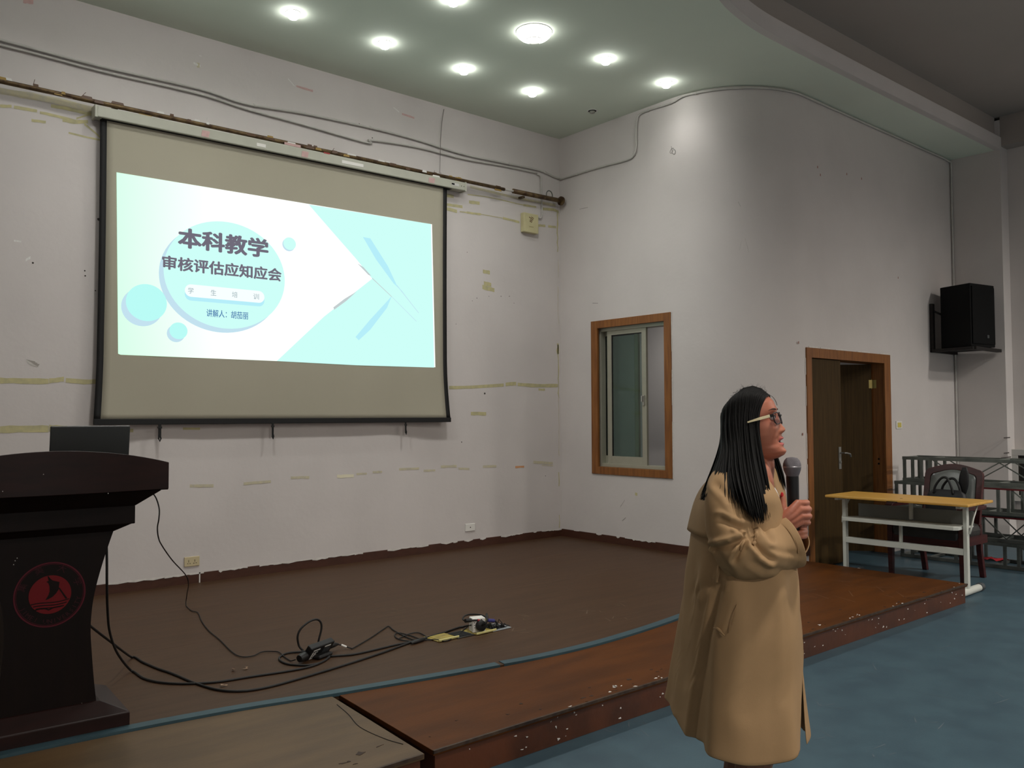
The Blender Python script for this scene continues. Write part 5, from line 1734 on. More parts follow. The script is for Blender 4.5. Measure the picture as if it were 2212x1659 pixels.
# left hand cups the lower end from behind and below
MCPl = [L(1726, 1124, -.035), L(1730, 1134, -.038), L(1731, 1143, -.040), L(1729, 1151, -.042)]
for i, m_ in enumerate(MCPl):
    cap([WL + Vector((0, .0, .008 - .006 * i)), m_], [.017, .011], 1)
for i in range(4):
    py = 1128 + i * 9
    a = L(1739, py + 2, -.066); b = L(1733, py + 4, -.098); c = L(1721, py + 6, -.106)
    if i < 2:
        a = L(1738, py + 6, -.060); b = L(1735, py + 8, -.075); c = L(1730, py + 9, -.085)
    finger([MCPl[i], a, b, c], .0098, .0076)
finger([WL, L(1706, 1140, -.045), L(1704, 1122, -.05), L(1706, 1106, -.055)], .0135, .0085)

bo = body.build('body', skin, per, fix=False)
rm = bo.modifiers.new('remesh', 'REMESH'); rm.mode = 'VOXEL'; rm.voxel_size = .0027; rm.use_smooth_shade = True
sm_ = bo.modifiers.new('smooth', 'SMOOTH'); sm_.factor = .5; sm_.iterations = 2
bpy.context.view_layer.update()
dg = bpy.context.evaluated_depsgraph_get()
me = bpy.data.meshes.new_from_object(bo.evaluated_get(dg))
bo.modifiers.clear(); bo.data = me; me.name = 'body'
me.materials.clear()
for m_ in (skin, lipm, mouthm, hose):
    me.materials.append(m_)
npoly = len(me.polygons)
cen = np.empty(npoly * 3); me.polygons.foreach_get('center', cen); cen = cen.reshape(-1, 3)
Mi = np.array(MH.inverted())
hc = cen @ Mi[:3, :3].T + Mi[:3, 3]
idx = np.zeros(npoly, int)
lip = (hc[:, 0] > .070) & (((np.abs(hc[:, 2] + .0520) < .0052) & (np.abs(hc[:, 1]) < .021 - .5 * np.clip(hc[:, 2] + .052, 0, 1))) | ((np.abs(hc[:, 2] + .0675) < .0058) & (np.abs(hc[:, 1]) < .019)))
idx[lip] = 1
idx[(hc[:, 0] > .060) & (np.abs(hc[:, 2] + .0595) < .0030) & (np.abs(hc[:, 1]) < .018)] = 2
idx[cen[:, 2] < .75] = 3
me.polygons.foreach_set('material_index', idx)
me.polygons.foreach_set('use_smooth', [True] * npoly)

# eyes, brows, nail
for s_ in (-1, 1):
    e = MB(); c = Vector((.0765, s_ * .0275, .018)); rg = []
    for q in range(11):
        a = -math.pi / 2 + math.pi * q / 10
        rg.append([MH @ (c + Vector((.0092 * math.cos(a) * math.cos(b), .0105 * math.cos(a) * math.sin(b), .0085 * math.sin(a)))) for b in [2 * math.pi * i / 16 for i in range(16)]])
    eo = e.loft(rg).build('eye', mat('eye_white', (205, 196, 190), .25), per, smooth=True)
    d_ = Vector((math.cos(R(8)), 0, 0)); 
    MB().lathe([(.0, .0), (.0052, .0003), (.0052, .0006), (.0, .0012)], 14).build('iris', mat('dark_iris', (26, 18, 14), .2), per)
    io = bpy.context.scene.objects[-1] if False else [o for o in per.children if o.name.startswith('iris')][-1]
    io.data.transform(MH @ Matrix.Translation(c + Vector((.0089, 0, 0))) @ Matrix.Rotation(R(90), 4, 'Y')); io.parent = eo
    lid = MB(); rg = []
    for q in range(6):
        a = R(20 + q * 12)
        rg.append([MH @ (c + Vector((.0103 * math.cos(a) * math.cos(b), .0125 * math.cos(a) * math.sin(b), .0098 * math.sin(a)))) for b in [R(-80 + 160 * i / 10) for i in range(11)]])
    lid.loft(rg, closed=False).build('eyelid', skin, per, smooth=True)
    la = MB().tube([MH @ (c + Vector((.0107 * math.cos(R(18)) * math.cos(b), .0128 * math.cos(R(18)) * math.sin(b), .0101 * math.sin(R(18))))) for b in [R(-70 + 140 * i / 10) for i in range(11)]], .0011, 5)
    la.build('eyelash_line', hairm, per)
    bw = MB(); P = []
    for i in range(9):
        t = i / 8; yy = s_ * (.015 + .034 * t); zz = .0385 + .006 * math.sin(t * 2.2) - .004 * t
        xx = .0935 - .017 * t * t - .003 * t
        P.append(MH @ Vector((xx, yy, zz)))
    bw.tube(P, [.0012, .0020, .0024, .0025, .0024, .0022, .0018, .0014, .0008], 6, True).build('eyebrow', mat('brow', (58, 38, 30), .7), per, smooth=True)
n0 = TH[3] + Vector((-.002, -.0072, .004))
rg = []
for k, (w_, h_) in enumerate(((.0, -.005), (.0036, -.0045), (.0046, 0), (.0042, .005), (.0025, .008), (.0, .0095))):
    rg.append([(n0.x + w_ * math.cos(a) - .001, n0.y - .0014 * math.sin(a) , n0.z + h_) for a in [2 * math.pi * i / 10 for i in range(10)]])
MB().loft(rg).build('thumbnail', mat('red_nail_polish', (206, 40, 44), .25), per, smooth=True, label='red painted thumbnail')

per_mat = Matrix.Translation(PR) @ Matrix.Rotation(prz, 4, 'Z')


def proj(p):
    d = per_mat @ p - CAM; zc_ = d.dot(_f)
    return (1106 + FPX * d.dot(RIGHT) / zc_, 829.5 - FPX * d.dot(UP) / zc_)


def crease(rings, lines, ymax, closed):
    """press soft creases (photograph polylines on the near side) into a lofted cloth surface"""
    m = len(rings); n = len(rings[0]); new = []
    for i in range(m):
        row = []
        for k in range(n):
            p = rings[i][k]
            if p.y > ymax:
                row.append(p); continue
            du = rings[min(m - 1, i + 1)][k] - rings[max(0, i - 1)][k]
            dv = rings[i][(k + 1) % n if closed else min(n - 1, k + 1)] - rings[i][(k - 1) % n if closed else max(0, k - 1)]
            nn = du.cross(dv)
            if nn.length < 1e-9:
                row.append(p); continue
            nn.normalize()
            if nn.y > 0:
                nn = -nn
            x, y_ = proj(p); d = 0
            for pts, w, dep in lines:
                for (x0, y0), (x1, y1) in zip(pts[:-1], pts[1:]):
                    ax_, ay_ = x1 - x0, y1 - y0; l2 = ax_ * ax_ + ay_ * ay_
                    t = max(0, min(1, ((x - x0) * ax_ + (y_ - y0) * ay_) / l2))
                    ox, oy = x - x0 - ax_ * t, y_ - y0 - ay_ * t
                    dist = math.hypot(ox, oy)
                    sg = (ax_ * oy - ay_ * ox) / math.sqrt(l2)
                    v = -dep * math.exp(-(dist / w) ** 2) + .55 * dep * math.exp(-((sg - 1.5 * w) / (1.1 * w)) ** 2) * math.exp(-max(0, dist - 1.5 * w) ** 2 / (w * w))
                    if abs(v) > abs(d):
                        d = v
            row.append(p + nn * d)
        new.append(row)
    return new



# ---------- coat body
def coat_ring(px, pr2, py, yb, bN, bF, n=73, a0=-40.0, a1=-16.0, foldA=0.0, seedp=0.0):
    pass


# heights (m) with: back x, front x, centre y, half depth near, half depth far, near front-edge angle, far front-edge angle
prof = []
for py, xl, xr, yc_, bn, bf in ((1030, 1552, 1652, .0, .125, .125), (1045, 1540, 1660, .0, .155, .165), (1068, 1524, 1670, .0, .178, .185), (1100, 1512, 1678, .0, .182, .19), (1150, 1500, 1692, .0, .19, .19),
                               (1200, 1494, 1702, .0, .19, .195), (1260, 1487, 1705, .0, .20, .205), (1340, 1478, 1706, .01, .22, .23), (1440, 1466, 1708, .03, .245, .27), (1500, 1459, 1711, .04, .265, .29), (1566, 1452, 1718, .05, .285, .31)):
    a = L(xl, py, yc_); b = L(xr, py, yc_)
    prof.append((a.z, a.x, b.x, yc_, bn, bf))
prof = [np.array(p) for p in prof]
PP = cr(prof, 5)
zmax, zmin = PP[0][0], PP[-1][0]


def coat_surface(nz_from=0, off=0.0, ang0=None, ang1=None, NA_=190, fold=True, rows=None):
    """rows of points; angle 0 = front (+X), negative = near side"""
    out = []
    for i, q in enumerate(PP):
        z, xl, xr, yc_, bn, bf = q
        t = (zmax - z) / (zmax - zmin)
        xc = (xl + xr) / 2; a = (xr - xl) / 2
        A0 = ang0(t); A1 = ang1(t)
        row = []
        for k in range(NA_ + 1):
            # run from the near front edge round the near side, back, far side to the far front edge
            s = k / NA_
            th = R(A0 + (A1 - A0) * s)
            c, sn = math.cos(th), math.sin(th)
            b = bn if sn < 0 else bf
            ex = .82
            x = xc + a * math.copysign(abs(c) ** ex, c); y = yc_ + b * math.copysign(abs(sn) ** ex, sn)
            d = off
            if fold:
                f = max(0, (t - .28) / .72)
                d += f * (.014 * math.sin(3.0 * th + .8) + .006 * math.sin(7 * th + 2.2 * t + 1.0) + .003 * math.sin(12 * th + 3))
                # side seam step: the front panel lies over the back panel
                thd = math.degrees(th) % 360
                seam = 226 + 6 * t
                if t > .25:
                    d += .016 * min(1, (t - .25) * 3) / (1 + math.exp(-(thd - seam) / 2.2)) * (1 if 180 < thd < 352 else 0)
                d += .006 * math.exp(-((t - .40) / .10) ** 2) * math.sin(9 * th)
            nx, ny = c / max(.05, a), sn / max(.05, b); l = math.hypot(nx, ny)
            zz = z
            if i == len(PP) - 1 or t > .93:
                # hem: near front lower, back panel a little higher
                thd = math.degrees(th) % 360
                zz = z + (t - .93) / .07 * (.006 * math.sin(5 * th) + (.018 if thd < 226 else 0.0))
            row.append(Vector((x + d * nx / l, y + d * ny / l, zz)))
        out.append(row)
    return out


def near_edge(t):     # angle (deg) of the near front edge, measured going negative round the near side
    return interp(t, [(0, -56.0), (.1, -44), (.2, -22), (.3, 8), (.4, 14), (.5, 10), (.68, -14), (.84, -38), (1.0, -50)])


def far_edge(t):
    return interp(t, [(0, -286.0), (.1, -306), (.2, -326), (.3, -346), (.4, -356), (.5, -360), (.68, -368), (.84, -380), (1.0, -390)])


rows = coat_surface(ang0=near_edge, ang1=far_edge)
# open the overlap: the near panel lies outside the far one
for i, row in enumerate(rows):
    t = (zmax - PP[i][0]) / (zmax - zmin); n_ = len(row) - 1
    for k in range(n_ + 1):
        e = max(0, 1 - k / 22); row[k] += Vector((.008 * e * (1 - t), 0, 0))
        e = max(0, 1 - (n_ - k) / 22); row[k] -= Vector((.012 * e * (1 - t), 0, 0))
C2 = lambda pts: [(1420 + x / 3.4625, 1180 + y / 3.4625) for x, y in pts]
CO_LINES = [(C2([(470, 280), (420, 480), (370, 700), (330, 950), (280, 1250), (255, 1470)]), 8, .010), (C2([(330, 330), (290, 640), (240, 1000)]), 16, .004), (C2([(700, 320), (730, 600), (700, 900), (660, 1250)]), 22, .005),
            (C2([(960, 420), (975, 800), (955, 1150)]), 10, .004), (C2([(300, 330), (400, 300), (470, 285)]), 10, .008), (C2([(570, 450), (540, 560), (510, 640)]), 4, .003), (C2([(130, 1300), (110, 1290)]), 6, .004)]
rows = crease(rows, CO_LINES, .1, False)
coat = MB().loft(rows, closed=False, cap=False).build('coat', coatm, per, smooth=True)
so = coat.modifiers.new('thickness', 'SOLIDIFY'); so.thickness = .004; so.offset = -1
sb = coat.modifiers.new('subdiv', 'SUBSURF'); sb.levels = 1; sb.render_levels = 1
# hem fold (stitched band) and front facing
hemr = []
for row, o_ in ((rows[-4], .0022), (rows[-1], .0030)):
    pass
coat_surface_rows0 = coat_surface(off=.0, ang0=lambda t: -118, ang1=lambda t: -262, NA_=60, fold=False)
yoke = []
for i, row in enumerate(coat_surface(off=.007, ang0=lambda t: -118, ang1=lambda t: -262, NA_=60, fold=False)):
    t = (zmax - PP[i][0]) / (zmax - zmin)
    if t < .235:
        base = coat_surface_rows0[i]
        e = min(1, t / .12)
        yoke.append([b_.lerp(p, .25 + .75 * e) + Vector((-.002 * (t / .23) ** 2, 0, 0)) for p, b_ in zip(row, base)])
yo_ = MB().loft(yoke, closed=False, cap=False).build('storm_flap', coatm, coat, smooth=True)
s_ = yo_.modifiers.new('thickness', 'SOLIDIFY'); s_.thickness = .005; s_.offset = 1

# shoulder caps so that the coat closes over the shoulders up to the collar
top = rows[0]
ring_out = [p.copy() for p in top]
nb2 = L(1634, 1022, .005)
lay = [ring_out]
for s, dz in ((.88, .012), (.72, .028), (.56, .040), (.44, .048)):
    lay.append([Vector((nb2.x + (p.x - nb2.x) * s, p.y * s, p.z + dz)) for p in ring_out])
MB().loft(lay, closed=False, cap=False).build('coat_shoulders', coatm, coat, smooth=True)

# sleeves -----------------------------------------------------------
def sleeve(path, rad, name, wr=1.0, n=72, sub=14, squash=None, parent=None, seed=0, elbow=.5, lines=None):
    c = cr([(p[0], p[1], p[2], r_) for p, r_ in zip(path, rad)], sub)
    P = [Vector(q[:3]) for q in c]; rr = [q[3] for q in c]
    rings = []; u = Vector((0, -1, 0))
    m = len(P)
    for i, p in enumerate(P):
        a = P[max(0, i - 1)]; b = P[min(m - 1, i + 1)]; t = (b - a).normalized()
        u = (u - t * u.dot(t)).normalized(); w = t.cross(u)
        s = i / (m - 1); rg = []
        for k in range(n):
            th = 2 * math.pi * k / n
            q = Vector((p.x * 9, p.y * 9, p.z * 9)) + Vector((math.cos(th), math.sin(th), seed)) * 1.1
            e = math.exp(-((s - elbow) / .20) ** 2)
            d = 1 + wr * (.06 * noise.noise(q * 1.2) + e * (.085 * math.sin(26 * s + 2.4 * math.cos(th) + 1.4 * math.sin(th)) * (.6 + .4 * noise.noise(q))) + .02 * math.sin(14 * s + 3 * th))
            rg.append(p + (u * math.cos(th) + w * math.sin(th)) * rr[i] * d)
        rings.append(rg)
    if lines:
        rings = crease(rings, lines, -.10, True)
    o = MB().loft(rings, True, False).build(name, coatm, parent or coat, smooth=True)
    so = o.modifiers.new('thickness', 'SOLIDIFY'); so.thickness = .004; so.offset = -1
    sb = o.modifiers.new('subdiv', 'SUBSURF'); sb.levels = 1; sb.render_levels = 1
    return o, rings


ya = -.20
sl_path = [L(1592, 1024, -.04), L(1572, 1042, -.095), L(1566, 1075, -.135), L(1569, 1115, -.160), L(1580, 1160, -.178), L(1602, 1192, -.185), L(1632, 1196, -.178), L(1660, 1188, -.146), L(1686, 1178, -.126), L(1709, 1169, -.121)]
sl_rad = [.036, .054, .060, .063, .068, .074, .075, .075, .078, .082]
C1 = lambda pts: [(1420 + x / 3.607, 800 + y / 3.607) for x, y in pts]
SL_LINES = [(C1([(705, 1235), (600, 1205), (500, 1160)]), 8, .012), (C1([(700, 1300), (600, 1345), (520, 1370), (440, 1385)]), 8, .018), (C1([(690, 1330), (650, 1400), (600, 1480)]), 6, .016),
            (C1([(715, 1260), (760, 1350), (830, 1430), (885, 1470)]), 8, .016), (C1([(830, 1215), (850, 1260), (890, 1310)]), 8, .012), (C1([(660, 1330), (640, 1375)]), 4, .010),
            (C1([(440, 1390), (500, 1500), (560, 1590)]), 9, .008), (C1([(640, 1240), (690, 1290), (720, 1265)]), 7, .014), (C1([(900, 1400), (1000, 1420), (1100, 1440)]), 7, .004),
            (C1([(470, 900), (560, 1000), (640, 1130)]), 9, .006), (C1([(740, 1500), (840, 1560), (960, 1560)]), 9, .006)]
sl, slr = sleeve(sl_path, sl_rad, 'sleeve', .75, elbow=.55, lines=SL_LINES)
# cuff: a stitched turn-up line at the sleeve opening
# far sleeve
fl_path = [Vector((SHl.x - .005, .09, 1.292)), Vector((SHl.x + .005, .155, 1.235)), SHl.lerp(ELl, .6) + Vector((.01, .05, 0)), ELl + Vector((.01, .01, .0)), ELl.lerp(WL, .45) + Vector((.014, 0, -.012)), ELl.lerp(WL, .80) + Vector((.012, 0, -.016))]
sleeve(fl_path, [.05, .062, .06, .058, .056, .058], 'sleeve', .6, elbow=.6, seed=3)

# collar and lapels -----------------------------------------------------
def strip_mesh(edge_a, edge_b, name, m, th=.004, sub=6, parent=None):
    a = cr(edge_a, sub); b = cr(edge_b, sub)
    rg = [[Vector(p).lerp(Vector(q), s) + Vector((0, 0, 0)) for s in (0, .25, .5, .75, 1)] for p, q in zip(a, b)]
    o = MB().loft(rg, closed=False, cap=False).build(name, m, parent or coat, smooth=True)
    so = o.modifiers.new('thickness', 'SOLIDIFY'); so.thickness = th; so.offset = 0
    return o


# far lapel: rises beside the neck and runs down the front
strip_mesh([L(1640, 1002, .075), L(1658, 998, .07), L(1666, 1008, .055), L(1670, 1035, .04), L(1676, 1065, .03), L(1684, 1095, .02), L(1690, 1125, .015)],
           [L(1645, 1018, .10), L(1672, 1000, .10), L(1684, 1018, .10), L(1692, 1048, .09), L(1698, 1076, .075), L(1702, 1104, .06), L(1706, 1135, .05)], 'lapel', coatm)
strip_mesh([L(1600, 1010, -.02), L(1612, 1005, .06), L(1640, 1002, .075)], [L(1588, 1034, -.02), L(1606, 1030, .09), L(1645, 1022, .10)], 'collar', coatm)
strip_mesh([L(1612, 1005, -.06), L(1640, 1010, -.075), L(1655, 1040, -.06), L(1664, 1080, -.045), L(1672, 1125, -.035)],
           [L(1598, 1036, -.09), L(1632, 1046, -.125), L(1650, 1075, -.125), L(1662, 1105, -.115), L(1676, 1140, -.10)], 'lapel', coatm)
# white shirt front in the neckline
lay = []
for z, hx, hy, xo in ((1.248, .070, .080, .030), (1.235, .083, .095, .024), (1.22, .090, .105, .022), (1.20, .104, .12, .020), (1.1, .104, .12, .020)):
    lay.append(ell(z, hx, hy, xo, 0, 28))
MB().loft(lay, True, False).build('shirt', shirtm, per, smooth=True)

# belt loop, pocket welt, sleeve strap ----------------------------------------
def on_coat(px, py, off=.006):
    """point of the near side of the coat under the photograph point"""
    best = None
    for i, row in enumerate(rows):
        for k, p in enumerate(row):
            if p.y > .02:
                continue
            w = per_mat @ p; d = w - CAM; zc_ = d.dot(_f)
            q = (1106 + FPX * d.dot(RIGHT) / zc_ - px) ** 2 + (829.5 - FPX * d.dot(UP) / zc_ - py) ** 2
            if best is None or q < best[0]:
                best = (q, p, k)
    p = best[1]
    return L(px, py, p.y - off)


MB().tube([Vector(q) for q in cr([on_coat(1553, 1222), on_coat(1551, 1240, .012), on_coat(1548, 1256, .008)], 5)], .0045, 8, True, True).build('belt_loop', coatm, coat, smooth=True)
MB().tube([Vector(q) for q in cr([on_coat(1541, 1357, .004), on_coat(1551, 1359, .007), on_coat(1564, 1372, .006)], 5)], [.002] * 4 + [.005] * 4 + [.0025] * 3, 8, True, True).build('pocket_flap', coatm, coat, smooth=True)
MB().tube([Vector(q) for q in cr([on_coat(1592, 1305, .002), on_coat(1583, 1330, .003), on_coat(1573, 1368, .002)], 5)], .0007, 6, True).build('pocket_seam', coatm, coat, smooth=True)


def on_sleeve(px, py, off=.004):
    best = None
    for rg in slr:
        for p in rg:
            w = per_mat @ p; d = w - CAM; zc_ = d.dot(_f)
            q = (1106 + FPX * d.dot(RIGHT) / zc_ - px) ** 2 + (829.5 - FPX * d.dot(UP) / zc_ - py) ** 2
            q = q + max(0, (p.y + .2)) * 20000
            if best is None or q < best[0]:
                best = (q, p)
    return L(px, py, best[1].y - off)


MB().tube([on_sleeve(1607, 1170, .004), on_sleeve(1602, 1179, .008), on_sleeve(1600, 1187, .004)], .004, 8, True, True).build('sleeve_strap', coatm, coat, smooth=True)

# shoes
for s_ in (-1, 1):
    yo = s_ * .075; xo = .0 if s_ < 0 else .012
    lay = []
    for t, w, h0, h1 in ((-.065, .022, .0015, .062), (-.055, .034, .0012, .070), (-.02, .038, .0012, .072), (.03, .038, .0011, .075), (.08, .044, .0011, .058), (.13, .042, .0012, .048), (.165, .03, .0013, .038), (.178, .014, .002, .026)):
        lay.append([(xo + t, yo * 1.05 + w * math.cos(a), (h0 + h1) / 2 + (h1 - h0) / 2 * math.copysign(abs(math.sin(a)) ** .7, math.sin(a))) for a in [2 * math.pi * i / 16 for i in range(16)]])
    MB().loft(lay).build('shoe', mat('black_shoe', (24, 22, 22), .35), per, smooth=True)

# ---------- hair: many tapered locks following guide curves --------------------
def hg(*pts):
    return [Vector(p) for p in pts]


H = lambda x, y_, z_: MH @ Vector((x, y_, z_))
near = [
    hg(H(.084, -.004, .086), H(.074, -.040, .078), H(.052, -.068, .050), H(.024, -.080, .015), L(1637, 925, -.088), L(1638, 955, -.095), L(1640, 990, -.11), L(1655, 1030, -.13), L(1667, 1075, -.125), L(1668, 1112, -.15)),
    hg(H(.066, -.003, .112), H(.050, -.050, .094), H(.028, -.078, .050), H(.008, -.086, .010), L(1628, 930, -.094), L(1628, 965, -.105), L(1630, 1005, -.125), L(1640, 1050, -.15), L(1660, 1100, -.185), L(1656, 1136, -.19)),
    hg(H(.042, -.002, .128), H(.025, -.055, .102), H(.006, -.083, .050), H(-.010, -.090, .005), L(1616, 935, -.10), L(1612, 975, -.115), L(1612, 1020, -.145), L(1634, 1070, -.20), L(1644, 1112, -.225), L(1645, 1146, -.225)),
    hg(H(.012, -.001, .129), H(-.002, -.055, .104), H(-.020, -.084, .050), H(-.034, -.088, .0), L(1602, 940, -.098), L(1596, 980, -.115), L(1592, 1025, -.15), L(1612, 1068, -.21), L(1624, 1104, -.23), L(1633, 1138, -.235)),
    hg(H(-.018, 0, .116), H(-.030, -.048, .096), H(-.048, -.072, .050), H(-.058, -.075, -.005), L(1588, 945, -.085), L(1580, 985, -.10), L(1574, 1020, -.14), L(1588, 1050, -.195), L(1599, 1082, -.22), L(1610, 1112, -.235)),
    hg(H(-.042, 0, .098), H(-.052, -.038, .082), H(-.066, -.055, .045), H(-.073, -.058, -.01), L(1577, 950, -.065), L(1566, 990, -.085), L(1555, 1025, -.13), L(1543, 1050, -.16), L(1532, 1075, -.165), L(1522, 1088, -.155)),
    hg(H(-.060, 0, .078), H(-.068, -.024, .066), H(-.078, -.034, .035), H(-.082, -.034, -.015), L(1567, 955, -.035), L(1557, 990, -.045), L(1545, 1022, -.07), L(1532, 1050, -.09), L(1520, 1072, -.09), L(1511, 1086, -.08)),
    hg(H(-.072, 0, .056), H(-.079, -.004, .040), H(-.082, -.004, .020), H(-.083, -.002, -.015), L(1564, 952, .0), L(1555, 985, .0), L(1545, 1015, .0), L(1534, 1045, .0), L(1523, 1070, .0), L(1514, 1085, .0)),
]
far = [
    hg(H(.083, .004, .086), H(.072, .042, .080), H(.050, .070, .050), H(.028, .081, .015), H(.020, .083, -.03), L(1670, 975, .085), L(1681, 1000, .09), L(1688, 1025, .085), L(1692, 1048, .08), L(1693, 1062, .078)),
    hg(H(.062, .003, .114), H(.045, .052, .094), H(.022, .080, .050), H(.002, .088, .010), H(-.004, .090, -.04), L(1664, 980, .10), L(1672, 1008, .11), L(1680, 1040, .11), L(1684, 1070, .10), L(1684, 1088, .10)),
    hg(H(.020, .002, .129), H(.0, .057, .102), H(-.020, .084, .05), H(-.032, .088, .0), H(-.038, .090, -.05), L(1655, 990, .11), L(1656, 1020, .125), L(1660, 1055, .13), L(1664, 1085, .125), L(1664, 1105, .12)),
    hg(H(-.025, .001, .111), H(-.038, .045, .092), H(-.052, .068, .045), H(-.060, .070, -.01), H(-.064, .072, -.06), L(1600, 990, .10), L(1592, 1020, .12), L(1580, 1050, .13), L(1570, 1075, .13), L(1562, 1092, .13)),
    hg(H(-.070, .0, .060), H(-.077, .010, .045), H(-.081, .015, .022), H(-.082, .018, -.015), L(1566, 952, .03), L(1557, 985, .04), L(1548, 1015, .05), L(1538, 1045, .05), L(1527, 1070, .05), L(1519, 1085, .05)),
]
def smooth_guides(gs, it=3):
    hc_ = H(-.01, 0, .02)
    for g in gs:
        for i in (1, 2, 3, 4):
            if (g[i] - hc_).length < .16:
                g[i] = hc_ + (g[i] - hc_) * 1.03
        for _ in range(it):
            q = [p.copy() for p in g]
            for i in range(2, len(g) - 1):
                g[i] = q[i] * .5 + (q[i - 1] + q[i + 1]) * .25


smooth_guides(near); smooth_guides(far)
hr = random.Random(77)
hair = MB()


def guide_at(gs, t):
    f = t * (len(gs) - 1); i = min(len(gs) - 2, int(f)); f -= i
    return [a.lerp(b, f) for a, b in zip(gs[i], gs[i + 1])]


def lock(g, w, depth, jit, trunc=1.0):
    c = cr([tuple(p) for p in g], 3)
    c = c[:max(6, int(len(c) * trunc))]
    m = len(c); o = Vector((hr.gauss(0, jit), hr.gauss(0, jit), 0)); ph = hr.uniform(0, 6)
    P = []; rr = []
    for i, q in enumerate(c):
        s = i / (m - 1)
        k = min(1, s * 3)
        P.append(Vector(q) + o * k * (.4 + 1.1 * s) + Vector((.002 * math.sin(ph + 5 * s), .002 * math.cos(ph + 4 * s), 0)) * k)
        rr.append(w * (.55 + .45 * math.sin(math.pi * min(1, s * 1.6) / 1.6)) * (1 if s < .82 else max(.08, (1 - s) / .18)))
    hair.tube(P, rr, 4, True)


for gs, cnt in ((near, 760), (far, 360)):
    for i in range(cnt):
        t = (i + hr.random()) / cnt
        g = guide_at(gs, t)
        # pull some locks inward so that the mass has depth
        cen_ = H(-.005, 0, .0)
        dep = hr.choice((0, 0, .0, .05, .10))
        g2 = []
        for j, p in enumerate(g):
            cc = Vector((cen_.x, 0, p.z)) if j > 3 else cen_
            g2.append(p.lerp(cc, dep))
        lock(g2, hr.uniform(.0022, .0042), dep, .0036, hr.uniform(.93, 1.0) if hr.random() < .8 else hr.uniform(.82, .93))
ho = hair.build('hair', hairm, per, smooth=True, fix=False); ho['kind'] = 'stuff'
# scalp cap under the locks
lay = []
for q in range(15):
    zz = -.055 + (.125 + .055) * q / 14
    w = interp(min(zz, .1175), WID) + .004; xb = interp(min(zz, .1175), BACK) - .002
    # hair line: recedes over the ear, comes forward to the forehead above the brow
    xf = interp(zz, [(-.055, -.02), (.0, .008), (.03, .030), (.06, .058), (.080, .076), (.085, .079), (.10, .066), (.112, .047), (.125, .026)])
    if zz > .117:
        w = .02 * (1 if q < 14 else .2); xb = .005; xf = .035
    xc = (xf + xb) / 2; a = (xf - xb) / 2
    lay.append([H(xc + a * math.cos(th), w * math.copysign(abs(math.sin(th)) ** .8, math.sin(th)), zz) for th in [2 * math.pi * k / 40 for k in range(40)]])
MB().loft(lay).build('scalp_hair', hairm, per, smooth=True)
# flyaway hairs on the crown and the front wisp
fw = MB()
for i in range(34):
    a = hr.uniform(-.05, .06); bs = H(a + .02, hr.uniform(-.03, .03), .127 - a * a * 8)
    tip = bs + Vector((hr.uniform(-.01, .02), hr.uniform(-.01, .01), hr.uniform(.004, .016)))
    pth = [Vector(q) for q in cr([tuple(bs - Vector((.012, 0, .003))), tuple(bs), tuple(bs.lerp(tip, .5) + Vector((0, 0, .0015))), tuple(tip)], 4)]
    fw.tube(pth, [.0005 - .0004 * k / len(pth) for k in range(len(pth))], 3)
for i in range(3):
    g = [H(.080, .002 + .004 * i, .092), H(.0895, .010 + .004 * i, .080), H(.0935, .019 + .004 * i, .066), H(.093, .029 + .003 * i, .052)]
    fw.tube([Vector(q) for q in cr([tuple(p) for p in g], 4)], .00035, 3)
fo_ = fw.build('flyaway_hair', hairm, per, fix=False); fo_['kind'] = 'stuff'

# ---------- eyeglasses ------------------------------------------------------
gl = thing('eyeglasses', 'black rimmed eyeglasses with cream temples worn by the woman', 'glasses', PR, prz)
frm = mat('black_glasses_frame', (20, 16, 18), .3); tem = mat('cream_temple', (214, 200, 160), .4)
lensm = mat('clear_lens', (226, 222, 236), .03, trans=1.0, spec=.5)
lensm.node_tree.nodes['Principled BSDF'].inputs['IOR'].default_value = 1.06


def lens_ring(cy, w, h, sx=1.0, n=36):
    p = []
    for k in range(n):
        a = 2 * math.pi * k / n
        p.append((w * math.copysign(abs(math.cos(a)) ** .6, math.cos(a)), h * math.copysign(abs(math.sin(a)) ** .6, math.sin(a)) * (1.0)))
    return p


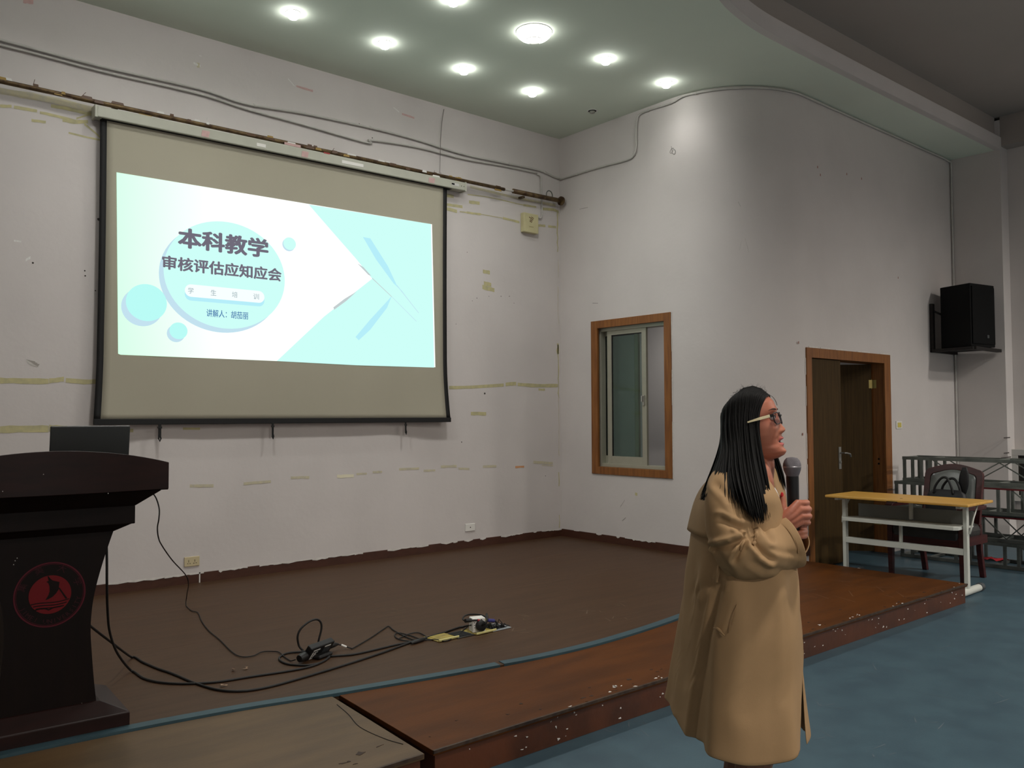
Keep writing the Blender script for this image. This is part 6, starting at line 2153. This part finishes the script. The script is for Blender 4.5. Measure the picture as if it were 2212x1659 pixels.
for s_ in (-1, 1):
    cy_ = s_ * .0335
    pts = [H(.0985 - .20 * abs(cy_ + y_), cy_ + y_, .011 + z_) for y_, z_ in lens_ring(cy_, .0255, .0178)]
    rim = MB().tube(pts + [pts[0], pts[1]], .0019, 8, False).build('rim', frm, gl, smooth=True)
    MB().add([tuple(p) for p in pts], [tuple(range(len(pts)))]).build('lens', lensm, gl, fix=False)
    b = [H(.0885, s_ * .059, .021), H(.078, s_ * .070, .0215)]
    MB().bar(b[0], b[1], .0035, .009, MH.to_3x3() @ Vector((0, 0, 1))).build('hinge_block', frm, gl)
    p0, p1, p2 = H(.079, s_ * .0705, .0215), H(.050, s_ * .0850, .0202), H(.014, s_ * .0985, .0178)
    rg = []
    for p, hh in ((p0, .0045), (p1, .0042), (p2, .0022)):
        uz = MH.to_3x3() @ Vector((0, 0, 1)); uy = MH.to_3x3() @ Vector((0, 1, 0))
        rg.append([p + uz * hh + uy * .0014, p + uz * hh - uy * .0014, p - uz * hh - uy * .0014, p - uz * hh + uy * .0014])
    MB().loft(rg).build('temple', tem, gl, bevel=.0006)
MB().tube([H(.0990, -.009, .017), H(.1015, 0, .019), H(.0990, .009, .017)], .002, 8).build('bridge', frm, gl, smooth=True)

# ---------- microphone -------------------------------------------------------
mic = thing('microphone', 'black handheld wireless microphone with a grey ball grille held by the woman', 'microphone', PR, prz)
z_ = -max_
Mm = Matrix.Translation(MT) @ z_.to_track_quat('Z', 'Y').to_matrix().to_4x4()
prof_m = [(.006, .0285), (.016, .0265), (.0225, .019), (.0262, .009), (.0268, .003)]
low_m = [(.0268, -.001), (.0255, -.010), (.021, -.022), (.0185, -.028)]


def mlathe(prof, name, m, parent):
    o = MB().lathe(prof, 28).build(name, m, parent, autosm=40); o.data.transform(Mm); return o


gm = mat('grey_mesh_grille', (112, 108, 112), .45, metal=.5, bump=.5, bscale=900)
mlathe(prof_m, 'grille', gm, mic); mlathe([(.0264, .003), (.0275, .002), (.0275, -.001), (.0264, -.002)], 'grille_band', mat('band_grey', (150, 146, 148), .35, metal=.6), mic)
mlathe(low_m, 'grille_base', gm, mic)
mlathe([(.0185, -.028), (.0188, -.032), (.0185, -.06), (.0172, -.13), (.0168, -.20), (.0168, -.235), (.0155, -.238)], 'handle', mat('black_mic_body', (14, 14, 15), .5), mic)
